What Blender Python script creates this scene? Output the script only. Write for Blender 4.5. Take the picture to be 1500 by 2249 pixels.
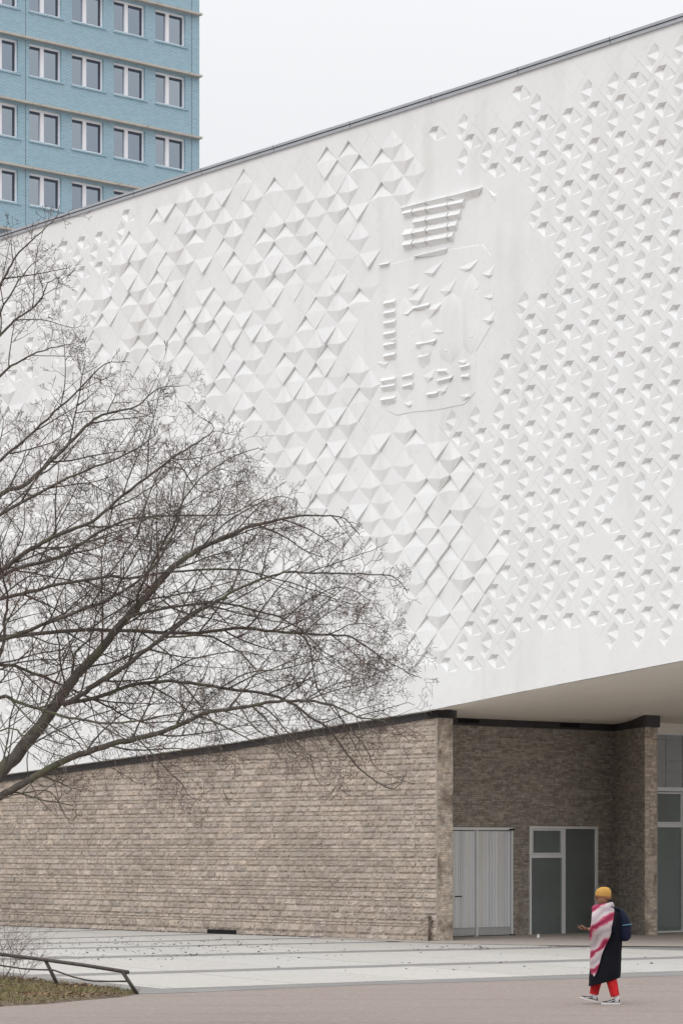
import bpy, bmesh, math, random
import numpy as np
from mathutils import Vector, Matrix, kdtree, noise
from mathutils.geometry import tessellate_polygon
R = random.Random(7)
for _o in list(bpy.data.objects):
    bpy.data.objects.remove(_o)
sc = bpy.context.scene
COL = sc.collection

# ------------------------------------------------------------------ camera
F, HZ, CX, CAMH = 6200.0, 1858.0, 750.0, 2.34      # lens and horizon of the photograph, in its own pixels
cam = bpy.data.cameras.new('camera')
cam.sensor_fit = 'HORIZONTAL'
cam.sensor_width = 36.0
cam.lens = F / 1500 * 36
cam.shift_y = (HZ - 1124.5) / 1500
cam.clip_start = 0.5
cam.clip_end = 3000
cob = bpy.data.objects.new('camera', cam)
cob.location = (0, 0, CAMH)
cob.rotation_euler = (math.radians(90), 0, 0)
COL.objects.link(cob)
sc.camera = cob

# ------------------------------------------------------------------ sky and sun (overcast)
SUN_EL, SUN_AZ = math.radians(50), math.radians(212)
world = bpy.data.worlds.new('World')
sc.world = world
world.use_nodes = True
wn, wl = world.node_tree.nodes, world.node_tree.links
wn.clear()
wo = wn.new('ShaderNodeOutputWorld'); bg = wn.new('ShaderNodeBackground')
sky = wn.new('ShaderNodeTexSky'); sky.sky_type = 'NISHITA'; sky.sun_disc = False
sky.sun_elevation = SUN_EL; sky.sun_rotation = SUN_AZ; sky.dust_density = 5; sky.air_density = 1.0
hsv = wn.new('ShaderNodeHueSaturation'); hsv.inputs['Saturation'].default_value = 0.22
wl.new(sky.outputs[0], hsv.inputs['Color'])
tc = wn.new('ShaderNodeTexCoord'); sx = wn.new('ShaderNodeSeparateXYZ')
wl.new(tc.outputs['Generated'], sx.inputs[0])
mx = wn.new('ShaderNodeMath'); mx.operation = 'MAXIMUM'; mx.inputs[1].default_value = 0
wl.new(sx.outputs['Z'], mx.inputs[0])
ml = wn.new('ShaderNodeMath'); ml.operation = 'MULTIPLY_ADD'; ml.inputs[1].default_value = 7.2; ml.inputs[2].default_value = 5.0
wl.new(mx.outputs[0], ml.inputs[0])                 # overcast sky: brighter towards the zenith
nz = wn.new('ShaderNodeTexNoise'); nz.inputs['Scale'].default_value = 1.6; nz.inputs['Detail'].default_value = 3
wl.new(tc.outputs['Generated'], nz.inputs['Vector'])
nm = wn.new('ShaderNodeMath'); nm.operation = 'MULTIPLY_ADD'; nm.inputs[1].default_value = 0.16; nm.inputs[2].default_value = 0.92
wl.new(nz.outputs[0], nm.inputs[0])
mm = wn.new('ShaderNodeMath'); mm.operation = 'MULTIPLY'
wl.new(ml.outputs[0], mm.inputs[0]); wl.new(nm.outputs[0], mm.inputs[1])
cl = wn.new('ShaderNodeMix'); cl.data_type = 'RGBA'; cl.blend_type = 'MULTIPLY'; cl.inputs[0].default_value = 1
cl.inputs[6].default_value = (0.965, 0.975, 1.0, 1)
wl.new(mm.outputs[0], cl.inputs[7])
ad = wn.new('ShaderNodeMix'); ad.data_type = 'RGBA'; ad.blend_type = 'MIX'; ad.inputs[0].default_value = 0.1
wl.new(cl.outputs[2], ad.inputs[6]); wl.new(hsv.outputs[0], ad.inputs[7])
wl.new(ad.outputs[2], bg.inputs[0]); bg.inputs[1].default_value = 0.140
wl.new(bg.outputs[0], wo.inputs[0])
sun = bpy.data.lights.new('sun', 'SUN'); sun.energy = 0.85; sun.angle = math.radians(40); sun.color = (1, 0.985, 0.96)
so = bpy.data.objects.new('sun', sun); COL.objects.link(so)
sd = Vector((math.sin(SUN_AZ) * math.cos(SUN_EL), math.cos(SUN_AZ) * math.cos(SUN_EL), math.sin(SUN_EL)))
so.rotation_euler = sd.to_track_quat('Z', 'Y').to_euler()
so.location = (-20, -20, 60)
sc.view_settings.view_transform = 'Standard'
sc.view_settings.look = 'None'
sc.view_settings.exposure = 0.0
sc.view_settings.gamma = 1
sc.view_settings.use_curve_mapping = False
sc.cycles.max_bounces = 6

# ------------------------------------------------------------------ helpers
def lin(r, g, b):
    f = lambda c: (c / 255 / 12.92) if c / 255 < 0.04045 else ((c / 255 + 0.055) / 1.055) ** 2.4
    return (f(r), f(g), f(b), 1)

def mat(name, col, rough=0.85, var=0.0, scale=3.0, bump=0.0, bscale=20.0, metal=0.0, spec=0.3, col2=None, tint=0.0, hue=0.04, detail=6.0, stretch=None, bdist=0.02, facing=None):
    m = bpy.data.materials.new(name); m.use_nodes = True
    n, l = m.node_tree.nodes, m.node_tree.links
    b = n['Principled BSDF']
    b.inputs['Roughness'].default_value = rough
    b.inputs['Metallic'].default_value = metal
    b.inputs['Specular IOR Level'].default_value = spec
    t = n.new('ShaderNodeNewGeometry')
    vec = t.outputs['Position']
    if stretch:
        mp = n.new('ShaderNodeMapping'); mp.inputs['Scale'].default_value = stretch
        l.new(vec, mp.inputs[0]); vec = mp.outputs[0]
    c = col if len(col) == 4 else (*col, 1)
    if var or col2:
        nt = n.new('ShaderNodeTexNoise'); nt.inputs['Scale'].default_value = scale; nt.inputs['Detail'].default_value = detail
        nt.inputs['Roughness'].default_value = 0.62
        l.new(vec, nt.inputs['Vector'])
        cr = n.new('ShaderNodeValToRGB')
        cr.color_ramp.elements[0].position = 0.33; cr.color_ramp.elements[1].position = 0.67
        d = col2 or tuple(x * (1 - var) for x in c[:3]) + (1,)
        e = c if col2 else tuple(min(1, x * (1 + var)) for x in c[:3]) + (1,)
        cr.color_ramp.elements[0].color = d; cr.color_ramp.elements[1].color = e
        l.new(nt.outputs[0], cr.inputs[0])
        out = cr.outputs[0]
    else:
        rg = n.new('ShaderNodeRGB'); rg.outputs[0].default_value = c; out = rg.outputs[0]
    if tint:
        oi = n.new('ShaderNodeObjectInfo'); at = n.new('ShaderNodeAttribute'); at.attribute_name = 'tint'
        a = n.new('ShaderNodeMath'); a.operation = 'ADD'; l.new(oi.outputs['Random'], a.inputs[0]); l.new(at.outputs['Fac'], a.inputs[1])
        fr = n.new('ShaderNodeMath'); fr.operation = 'FRACT'; l.new(a.outputs[0], fr.inputs[0])
        mr = n.new('ShaderNodeMath'); mr.operation = 'MULTIPLY_ADD'; mr.inputs[1].default_value = 2 * tint; mr.inputs[2].default_value = 1 - tint
        l.new(fr.outputs[0], mr.inputs[0])
        # a second, decorrelated value gives the hue shift
        f2 = n.new('ShaderNodeMath'); f2.operation = 'MULTIPLY'; f2.inputs[1].default_value = 7.31; l.new(fr.outputs[0], f2.inputs[0])
        f3 = n.new('ShaderNodeMath'); f3.operation = 'FRACT'; l.new(f2.outputs[0], f3.inputs[0])
        h = n.new('ShaderNodeMix'); h.data_type = 'RGBA'; h.inputs[6].default_value = (1 + hue * .6, 1, 1 - hue, 1); h.inputs[7].default_value = (1 - hue * .6, 1, 1 + hue, 1)
        l.new(f3.outputs[0], h.inputs[0])
        q = n.new('ShaderNodeMix'); q.data_type = 'RGBA'; q.blend_type = 'MULTIPLY'; q.inputs[0].default_value = 1
        l.new(out, q.inputs[6]); l.new(h.outputs[2], q.inputs[7])
        q2 = n.new('ShaderNodeVectorMath'); q2.operation = 'SCALE'
        l.new(q.outputs[2], q2.inputs[0]); l.new(mr.outputs[0], q2.inputs['Scale'])
        out = q2.outputs[0]
    l.new(out, b.inputs['Base Color'])
    if bump:
        bt = n.new('ShaderNodeTexNoise'); bt.inputs['Scale'].default_value = bscale; bt.inputs['Detail'].default_value = 8; bt.inputs['Roughness'].default_value = 0.65
        l.new(vec, bt.inputs['Vector'])
        bp = n.new('ShaderNodeBump'); bp.inputs['Strength'].default_value = bump; bp.inputs['Distance'].default_value = bdist
        l.new(bt.outputs[0], bp.inputs['Height']); l.new(bp.outputs[0], b.inputs['Normal'])
    return m

def over(m, col, scale, lo, hi, amount, stretch=None, detail=5):
    """stains or speckles of another colour over what the material has"""
    n, l = m.node_tree.nodes, m.node_tree.links
    b = n['Principled BSDF']; src = b.inputs['Base Color'].links[0].from_socket
    g = n.new('ShaderNodeNewGeometry'); v = g.outputs['Position']
    if stretch:
        mp = n.new('ShaderNodeMapping'); mp.inputs['Scale'].default_value = stretch; l.new(v, mp.inputs[0]); v = mp.outputs[0]
    t = n.new('ShaderNodeTexNoise'); t.inputs['Scale'].default_value = scale; t.inputs['Detail'].default_value = detail; l.new(v, t.inputs['Vector'])
    r = n.new('ShaderNodeMapRange'); r.inputs[1].default_value = lo; r.inputs[2].default_value = hi; r.inputs[4].default_value = amount
    l.new(t.outputs[0], r.inputs[0])
    x = n.new('ShaderNodeMix'); x.data_type = 'RGBA'; l.new(r.outputs[0], x.inputs[0]); l.new(src, x.inputs[6]); x.inputs[7].default_value = col
    l.new(x.outputs[2], b.inputs['Base Color'])
    return m

class MB:
    def __init__(s): s.v = []; s.f = []; s.t = []; s.m = []
    def add(s, vs, fs, tint=0.0, mi=0):
        k = len(s.v); s.v += [tuple(p) for p in vs]
        for f in fs: s.f.append(tuple(i + k for i in f)); s.t.append(tint); s.m.append(mi)
    def box(s, a, b, tint=0.0, mi=0):
        (x0, y0, z0), (x1, y1, z1) = a, b
        s.add([(x0,y0,z0),(x1,y0,z0),(x1,y1,z0),(x0,y1,z0),(x0,y0,z1),(x1,y0,z1),(x1,y1,z1),(x0,y1,z1)],
              [(0,3,2,1),(4,5,6,7),(0,1,5,4),(1,2,6,5),(2,3,7,6),(3,0,4,7)], tint, mi)
    def prism(s, poly, lo, hi, fn, tint=0.0, mi=0):
        """poly: 2-d outline, fn(a, b, depth) -> point; front face at hi"""
        n = len(poly)
        s.add([fn(a, b, hi) for a, b in poly] + [fn(a, b, lo) for a, b in poly],
              [tuple(range(n)), tuple(range(2 * n - 1, n - 1, -1))] + [(i, i + n, (i + 1) % n + n, (i + 1) % n) for i in range(n)], tint, mi)
    def tube(s, pts, rad, sides=6, tint=0.0, cap=True, mi=0):
        pts = [Vector(p) for p in pts]
        if not hasattr(rad, '__len__'): rad = [rad] * len(pts)
        ref = None; k0 = len(s.v); vs = []
        for i, p in enumerate(pts):
            d = (pts[min(i + 1, len(pts) - 1)] - pts[max(i - 1, 0)])
            if d.length < 1e-9: d = Vector((0, 0, 1))
            d.normalize()
            if ref is None: ref = d.orthogonal()
            ref = (ref - d * ref.dot(d))
            if ref.length < 1e-6: ref = d.orthogonal()
            ref.normalize(); bi = d.cross(ref)
            for j in range(sides):
                a = 2 * math.pi * j / sides
                vs.append(p + (ref * math.cos(a) + bi * math.sin(a)) * rad[i])
        fs = [(i * sides + j, i * sides + (j + 1) % sides, (i + 1) * sides + (j + 1) % sides, (i + 1) * sides + j) for i in range(len(pts) - 1) for j in range(sides)]
        if cap:
            fs += [tuple(range(sides - 1, -1, -1)), tuple((len(pts) - 1) * sides + j for j in range(sides))]
        s.add(vs, fs, tint, mi)
    def mesh(s, name, mats):
        me = bpy.data.meshes.new(name); me.from_pydata(s.v, [], s.f)
        if not isinstance(mats, (list, tuple)): mats = [mats]
        for m in mats: me.materials.append(m)
        if any(s.m): me.polygons.foreach_set('material_index', s.m)
        if any(s.t):
            at = me.attributes.new('tint', 'FLOAT', 'FACE'); at.data.foreach_set('value', s.t)
        me.update()
        return me
    def obj(s, name, mats, parent=None, smooth=False, fix=True):
        me = s.mesh(name, mats)
        if fix:
            bm = bmesh.new(); bm.from_mesh(me); bmesh.ops.recalc_face_normals(bm, faces=bm.faces); bm.to_mesh(me); bm.free()
        if smooth: me.polygons.foreach_set('use_smooth', [True] * len(me.polygons))
        return link(name, me, parent)

def link(name, data, parent=None, loc=(0, 0, 0), rz=0.0):
    o = bpy.data.objects.new(name, data); o.location = loc; o.rotation_euler = (0, 0, rz)
    COL.objects.link(o)
    if parent: o.parent = parent
    return o
def tag(o, label=None, cat=None, group=None, kind=None):
    if label: o['label'] = label
    if cat: o['category'] = cat
    if group: o['group'] = group
    if kind: o['kind'] = kind
    return o
def empty(name, loc=(0, 0, 0), rz=0.0): return link(name, None, None, loc, rz)
def ground(px, py):                                   # point of the ground seen there
    Y = CAMH * F / (py - HZ); return Vector(((px - CX) / F * Y, Y, 0))
def at(px, py, Y): return Vector(((px - CX) / F * Y, Y, CAMH + (HZ - py) / F * Y))
def interp(tab, x):
    if x <= tab[0][0]: (a, p), (b, q) = tab[0], tab[1]
    elif x >= tab[-1][0]: (a, p), (b, q) = tab[-2], tab[-1]
    else:
        for i in range(len(tab) - 1):
            if tab[i][0] <= x <= tab[i + 1][0]: (a, p), (b, q) = tab[i], tab[i + 1]; break
    return p + (q - p) * (x - a) / (b - a)
def inpoly(x, y, P):
    c = False; j = len(P) - 1
    for i in range(len(P)):
        (xi, yi), (xj, yj) = P[i], P[j]
        if (yi > y) != (yj > y) and x < (xj - xi) * (y - yi) / (yj - yi) + xi: c = not c
        j = i
    return c
def clip(poly, nx, ny, d):                            # keep nx*x + ny*y >= d
    out = []
    for i in range(len(poly)):
        a, b = poly[i], poly[(i + 1) % len(poly)]
        da, db = nx * a[0] + ny * a[1] - d, nx * b[0] + ny * b[1] - d
        if da >= 0: out.append(a)
        if da * db < 0:
            t = da / (da - db); out.append((a[0] + (b[0] - a[0]) * t, a[1] + (b[1] - a[1]) * t))
    return out

# ------------------------------------------------------------------ materials
M = {}
M['white'] = over(over(mat('white_concrete', (0.812, 0.817, 0.815, 1), 0.8, 0.02, 0.7, 0.10, 18, tint=0.010, hue=0.003, bdist=0.01),
            (0.62, 0.61, 0.58, 1), 1.6, 0.50, 0.78, 0.34, (1, 1, 0.18)), (0.62, 0.57, 0.48, 1), 7, 0.58, 0.8, 0.30)
M['backing'] = mat('joint_backing', (0.35, 0.34, 0.32, 1), 0.9)
M['stone'] = over(over(mat('split_stone', (0.65, 0.555, 0.475, 1), 0.92, 0, 5, 1.0, 26, col2=(0.46, 0.385, 0.325, 1), tint=0.17, hue=.03, bdist=0.07),
            (0.155, 0.12, 0.095, 1), 13, 0.58, 0.66, 0.75, None, 8), (0.30, 0.26, 0.22, 1), 0.5, 0.5, 0.75, 0.45, (1, 1, 1.6))
M['stone_mortar'] = mat('stone_mortar', (0.66, 0.58, 0.50, 1), 0.95, 0.15, 8)
M['brick'] = over(over(mat('grey_brick', (0.38, 0.335, 0.29, 1), 0.9, 0.22, 9, 0.5, 60, tint=0.26, bdist=0.01), (0.12, 0.10, 0.085, 1), 2.2, 0.54, 0.70, 0.45, (1, 1, 9)), (0.60, 0.56, 0.50, 1), 5, 0.60, 0.70, 0.5, (1, 1, 8))
M['brick_light'] = over(mat('pale_brick', (0.56, 0.48, 0.40, 1), 0.9, 0.25, 7, 0.5, 60, tint=0.22, bdist=0.01), (0.14, 0.105, 0.08, 1), 2.2, 0.5, 0.66, 0.75, (1, 1, 1), 9)
M['brick_mortar'] = mat('brick_mortar', (0.24, 0.215, 0.19, 1), 0.95, 0.2, 9)
M['light_mortar'] = mat('light_mortar', (0.40, 0.35, 0.30, 1), 0.95, 0.2, 9)
M['beam'] = mat('dark_fascia', (0.055, 0.053, 0.055, 1), 0.6, 0.15, 2)
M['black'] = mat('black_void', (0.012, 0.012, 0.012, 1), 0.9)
M['soffit'] = mat('painted_soffit', (0.86, 0.80, 0.715, 1), 0.85, 0.03, 0.6)
M['zinc'] = mat('zinc_coping', (0.42, 0.44, 0.47, 1), 0.45, 0.06, 2, metal=0.25)
M['zinc_dark'] = mat('coping_gap', (0.10, 0.105, 0.115, 1), 0.6)
M['doorgrey'] = mat('door_paint', (0.80, 0.81, 0.82, 1), 0.55, 0.05, 3, 0.08, 30, tint=0.08, stretch=(1, 1, 0.2))
M['doorkick'] = mat('door_kick_plate', (0.48, 0.48, 0.475, 1), 0.5, 0.08, 5)
M['frame'] = mat('window_frame_paint', (0.82, 0.83, 0.83, 1), 0.45, 0.03, 3)
M['frost'] = mat('frosted_panel', (0.40, 0.415, 0.42, 1), 0.5, 0.08, 1.0)
M['iron'] = mat('rusty_pipe', (0.13, 0.105, 0.085, 1), 0.75, 0.3, 14)
M['room'] = mat('room_wall', (0.70, 0.73, 0.72, 1), 0.9, 0.1, 1.5)
M['furn'] = mat('room_furniture', (0.75, 0.76, 0.77, 1), 0.7, 0.1, 2)
def glass(name, tint, g, refl=(1, 1, 1, 1), rough=0.03, film=0.0):
    m = bpy.data.materials.new(name); m.use_nodes = True; n, l = m.node_tree.nodes, m.node_tree.links
    n.remove(n['Principled BSDF'])
    tr = n.new('ShaderNodeBsdfTransparent'); tr.inputs[0].default_value = tint
    gl = n.new('ShaderNodeBsdfGlossy'); gl.inputs['Roughness'].default_value = rough; gl.inputs['Color'].default_value = refl
    if g > .2:
        oi = n.new('ShaderNodeObjectInfo'); cm = n.new('ShaderNodeMix'); cm.data_type = 'RGBA'; cm.inputs[6].default_value = tuple(c * .86 for c in refl[:3]) + (1,); cm.inputs[7].default_value = (min(1, refl[0] * 1.12), refl[1] * 1.08, refl[2], 1); l.new(oi.outputs['Random'], cm.inputs[0]); l.new(cm.outputs[2], gl.inputs['Color'])
    fr = n.new('ShaderNodeFresnel'); fr.inputs[0].default_value = 1.5
    ad = n.new('ShaderNodeMath'); ad.operation = 'ADD'; ad.inputs[1].default_value = g; l.new(fr.outputs[0], ad.inputs[0])
    mixs = n.new('ShaderNodeMixShader'); l.new(ad.outputs[0], mixs.inputs[0]); l.new(tr.outputs[0], mixs.inputs[1]); l.new(gl.outputs[0], mixs.inputs[2])
    if film:                                              # diffuse film added to brighten the dark pane, in place of room light
        df = n.new('ShaderNodeBsdfDiffuse'); df.inputs[0].default_value = (0.53, 0.565, 0.56, 1)
        gg = n.new('ShaderNodeNewGeometry'); tt = n.new('ShaderNodeTexNoise'); tt.inputs['Scale'].default_value = .9; tt.inputs['Detail'].default_value = 4; l.new(gg.outputs['Position'], tt.inputs['Vector'])
        mr_ = n.new('ShaderNodeMapRange'); mr_.inputs[1].default_value = .3; mr_.inputs[2].default_value = .7; mr_.inputs[3].default_value = film * .75; mr_.inputs[4].default_value = film * 1.3; l.new(tt.outputs[0], mr_.inputs[0])
        m2_ = n.new('ShaderNodeMixShader'); l.new(mr_.outputs[0], m2_.inputs[0]); l.new(mixs.outputs[0], m2_.inputs[1]); l.new(df.outputs[0], m2_.inputs[2]); mixs = m2_
    l.new(mixs.outputs[0], n['Material Output'].inputs[0]); return m
M['glass'] = glass('shop_glass', (0.80, 0.86, 0.83, 1), 0.05, film=0.17)
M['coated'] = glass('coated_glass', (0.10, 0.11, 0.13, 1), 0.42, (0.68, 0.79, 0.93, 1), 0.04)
M['pvc'] = mat('white_window_plastic', (0.90, 0.90, 0.93, 1), 0.4, 0.02, 1)
M['ledge'] = over(mat('concrete_ledge', (0.52, 0.50, 0.46, 1), 0.9, 0.1, 1.5, 0.3, 20), (0.33, 0.22, 0.13, 1), 4, 0.6, 0.75, 0.6)
M['asphalt'] = over(over(over(mat('pinkish_asphalt', (0.285, 0.236, 0.212, 1), 0.92, 0.16, 26, 0.6, 90, detail=8, bdist=0.006), (0.44, 0.39, 0.36, 1), 75, 0.60, 0.70, 0.55, None, 3), (0.15, 0.125, 0.11, 1), 55, 0.63, 0.72, 0.6, None, 3),
            (0.20, 0.165, 0.145, 1), 0.8, 0.48, 0.75, 0.42, (0.35, 2.4, 1))
over(M['asphalt'], (0.42, 0.37, 0.34, 1), 14, 0.50, 0.72, 0.28, (0.6, 0.30, 1), 9); over(M['asphalt'], (0.17, 0.14, 0.125, 1), 17, 0.54, 0.74, 0.32, (0.7, 0.28, 1), 9)
M['paveband'] = over(mat('grey_paving_band', (0.235, 0.228, 0.22, 1), 0.92, 0.10, 60, 0.4, 150, bdist=0.004), (0.40, 0.39, 0.37, 1), 1.2, 0.5, 0.8, 0.4)
M['slab'] = over(over(mat('pale_paving_slab', (0.475, 0.458, 0.43, 1), 0.9, 0.10, 26, 0.35, 140, tint=0.05, hue=0.012, bdist=0.004), (0.42, 0.40, 0.375, 1), 0.9, 0.5, 0.8, 0.5, (1, 0.5, 1)),
            (0.25, 0.24, 0.23, 1), 45, 0.64, 0.72, 0.55, None, 3)
over(M['slab'], (0.33, 0.32, 0.30, 1), 9, 0.57, 0.70, 0.35, (1, 0.2, 1), 7)
M['apron'] = over(mat('dusty_apron', (0.40, 0.36, 0.32, 1), 0.95, 0.12, 6, 0.3, 100, bdist=0.004), (0.26, 0.24, 0.225, 1), 2.5, 0.5, 0.8, 0.5)
M['kerb'] = mat('kerb_stone', (0.20, 0.19, 0.18, 1), 0.9, 0.2, 12)
M['leaf'] = mat('dry_leaf', (0.20, 0.13, 0.075, 1), 0.9, 0.45, 6, tint=0.5)
M['litter'] = mat('dark_leaf_litter', (0.10, 0.085, 0.07, 1), 0.9, 0.4, 6, tint=0.4)
M['soil'] = mat('soil', (0.15, 0.115, 0.08, 1), 0.95, 0.4, 9, 0.8, 30, bdist=0.03)
M['grass'] = mat('winter_grass', (0.155, 0.165, 0.065, 1), 0.9, 0, 1.3, col2=(0.27, 0.21, 0.12, 1), tint=0.35)
M['rail'] = mat('brown_rail_paint', (0.075, 0.062, 0.055, 1), 0.6, 0.25, 9, 0.3, 40)
M['bark'] = over(mat('grey_bark', (0.125, 0.108, 0.095, 1), 0.95, 0.30, 9, 0.9, 30, bdist=0.03), (0.13, 0.14, 0.075, 1), 4.5, 0.52, 0.66, 0.7)
M['twig'] = over(mat('dark_twig', (0.098, 0.082, 0.072, 1), 0.95, 0.25, 4), (0.17, 0.075, 0.065, 1), 1.5, 0.52, 0.70, 0.75)
M['bract'] = mat('dry_bract', (0.32, 0.26, 0.22, 1), 0.9, 0.25, 3)
M['shrub'] = mat('reddish_twig', (0.17, 0.115, 0.10, 1), 0.9, 0.35, 5)

# ------------------------------------------------------------------ cinema: local frame (x along the relief wall towards the street, y into the building)
VX = -4900.0
_d = Vector((CX - VX, -F, 0)).normalized()            # towards the viewer's right
RZ = math.atan2(_d.y, _d.x)
C0 = Vector((210 / F * 68.4, 68.4, 0))
MI = (Matrix.Translation(C0) @ Matrix.Rotation(RZ, 4, 'Z')).inverted()
CAML = MI @ Vector((0, 0, CAMH)); 
def lray(px, py): return (MI.to_3x3() @ Vector(((px - CX) / F, 1, (HZ - py) / F)))
def onY(px, py, y): d = lray(px, py); t = (y - CAML.y) / d.y; p = CAML + d * t; return p.x, p.z
def onX(px, py, x): d = lray(px, py); t = (x - CAML.x) / d.x; p = CAML + d * t; return p.y, p.z
FY = -0.25                                            # relief wall stands 25 cm proud of the stone
BOT = sorted(onY(*p, FY) for p in [(20,1700),(500,1633),(700,1599),(940,1561),(1038,1541),(1200,1508.5),(1500,1451)])
TOP = sorted(onY(*p, FY) for p in [(36,507),(319,415),(450,372),(840,249),(1091,168.6),(1500,34)])
fb = lambda x: interp(BOT, x)
ft = lambda x: interp(TOP, x) - .11
XL, XR, YB = -27.0, 9.6, 14.0
cinema = empty('cinema_building', C0, RZ)
tag(cinema, 'large white windowless hall with diamond relief facade above a rough stone ground floor', 'building')

mb = MB()
mb.box((XL, 0.012, -0.5), (-0.03, 0.5, 4.0))
xs = [XL + i * (0 - 0.03 - XL) / 24 for i in range(25)]
for a, b in zip(xs[:-1], xs[1:]):                      # wall core up to the fascia
    mb.add([(a,.012,4),(b,.012,4),(b,.5,4),(a,.5,4),(a,.012,fb(a)-.165),(b,.012,fb(b)-.165),(b,.5,fb(b)-.165),(a,.5,fb(a)-.165)],
           [(0,1,5,4),(3,7,6,2),(4,5,6,7)])
stonewall = mb.obj('stone_wall', M['stone_mortar'], cinema)

# relief wall core, roof, rear
mb = MB()
xs = [XL + i * (XR - XL) / 40 for i in range(41)]
for a, b in zip(xs[:-1], xs[1:]):
    y0 = FY + 0.14
    mb.add([(a,y0,fb(a)+.02),(b,y0,fb(b)+.02),(b,y0,ft(b)),(a,y0,ft(a))], [(0,1,2,3)])
facade = mb.obj('relief_facade', M['backing'], cinema)
mb = MB()
for a, b in zip(xs[:-1], xs[1:]):
    mb.add([(a,FY+.2,ft(a)-.02),(b,FY+.2,ft(b)-.02),(b,YB,ft(b)-.02),(a,YB,ft(a)-.02)], [(0,1,2,3)])
    mb.add([(a,YB,0),(b,YB,0),(b,YB,ft(b)),(a,YB,ft(a))], [(0,1,2,3)])
mb.add([(XR,FY+.05,fb(XR)),(XR,YB,fb(XR)),(XR,YB,ft(XR)),(XR,FY+.05,ft(XR))], [(0,1,2,3)])
mb.add([(XL,FY+.05,0),(XL,YB,0),(XL,YB,ft(XL)),(XL,FY+.05,ft(XL))], [(0,1,2,3)])
mb.obj('roof', M['white'], cinema)
# coping in two metal folds
for nm, y0, za, zb, mt in (('roof_coping', FY-.05, 0.0, .075, 'zinc'), ('coping_gap', FY-.02, .075, .095, 'zinc_dark'), ('roof_coping', FY-.075, .095, .155, 'zinc')):
    mb = MB(); n = 20; X = [XL + i * (XR - XL) / n for i in range(n + 1)]
    for a, b in zip(X[:-1], X[1:]):
        mb.add([(a,y0,ft(a)+za),(b,y0,ft(b)+za),(b,.4,ft(b)+za),(a,.4,ft(a)+za),(a,y0,ft(a)+zb),(b,y0,ft(b)+zb),(b,.4,ft(b)+zb),(a,.4,ft(a)+zb)],
               [(0,1,5,4),(0,3,2,1),(4,5,6,7)])
    mb.obj(nm, M[mt], cinema)
mb = MB()
x = XL + 1.0
while x < XR: mb.add([(x, FY-.0765, ft(x)+.09), (x+.02, FY-.0765, ft(x)+.09), (x+.02, FY-.0765, ft(x)+.157), (x, FY-.0765, ft(x)+.157), (x, FY-.0515, ft(x)), (x+.02, FY-.0515, ft(x)), (x+.02, FY-.0515, ft(x)+.075), (x, FY-.0515, ft(x)+.075)], [(0,1,2,3),(4,5,6,7)]); x += 2.9
tag(mb.obj('coping_joint', M['zinc_dark'], cinema, fix=False), kind='stuff')
# dark fascia between stone and white volume
mb = MB(); X = [XL + i * (-XL + .07) / 24 for i in range(25)]
for a, b in zip(X[:-1], X[1:]):
    mb.add([(a,-.05,fb(a)-.17),(b,-.05,fb(b)-.17),(b,.45,fb(b)-.17),(a,.45,fb(a)-.17),(a,-.05,fb(a)+.02),(b,-.05,fb(b)+.02),(b,.45,fb(b)+.02),(a,.45,fb(a)+.02)],
           [(0,1,5,4),(0,3,2,1),(3,7,6,2),(1,2,6,5)])
mb.obj('dark_fascia', M['beam'], cinema)
# underside
mb = MB(); X = [XL + i * (XR - XL) / 40 for i in range(41)]
for a, b in zip(X[:-1], X[1:]):
    yo = FY + .005
    y2 = .12 if b > -2.4 else .02
    mb.add([(a,yo,fb(a)),(b,yo,fb(b)),(b,y2,fb(b)),(a,y2,fb(a)),(a,y2,fb(a)+.03),(b,y2,fb(b)+.03)], [(0,3,2,1),(3,4,5,2)])
    if b > -2.6:
        za_, zb_ = max(5.58, fb(a)+.022), max(5.58, fb(b)+.022); mb.add([(a,.12,za_),(b,.12,zb_),(b,YB,zb_),(a,YB,za_),(a,.12,fb(a)),(b,.12,fb(b))], [(0,3,2,1),(4,0,1,5)])
mb.obj('soffit', M['soffit'], cinema)

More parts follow.
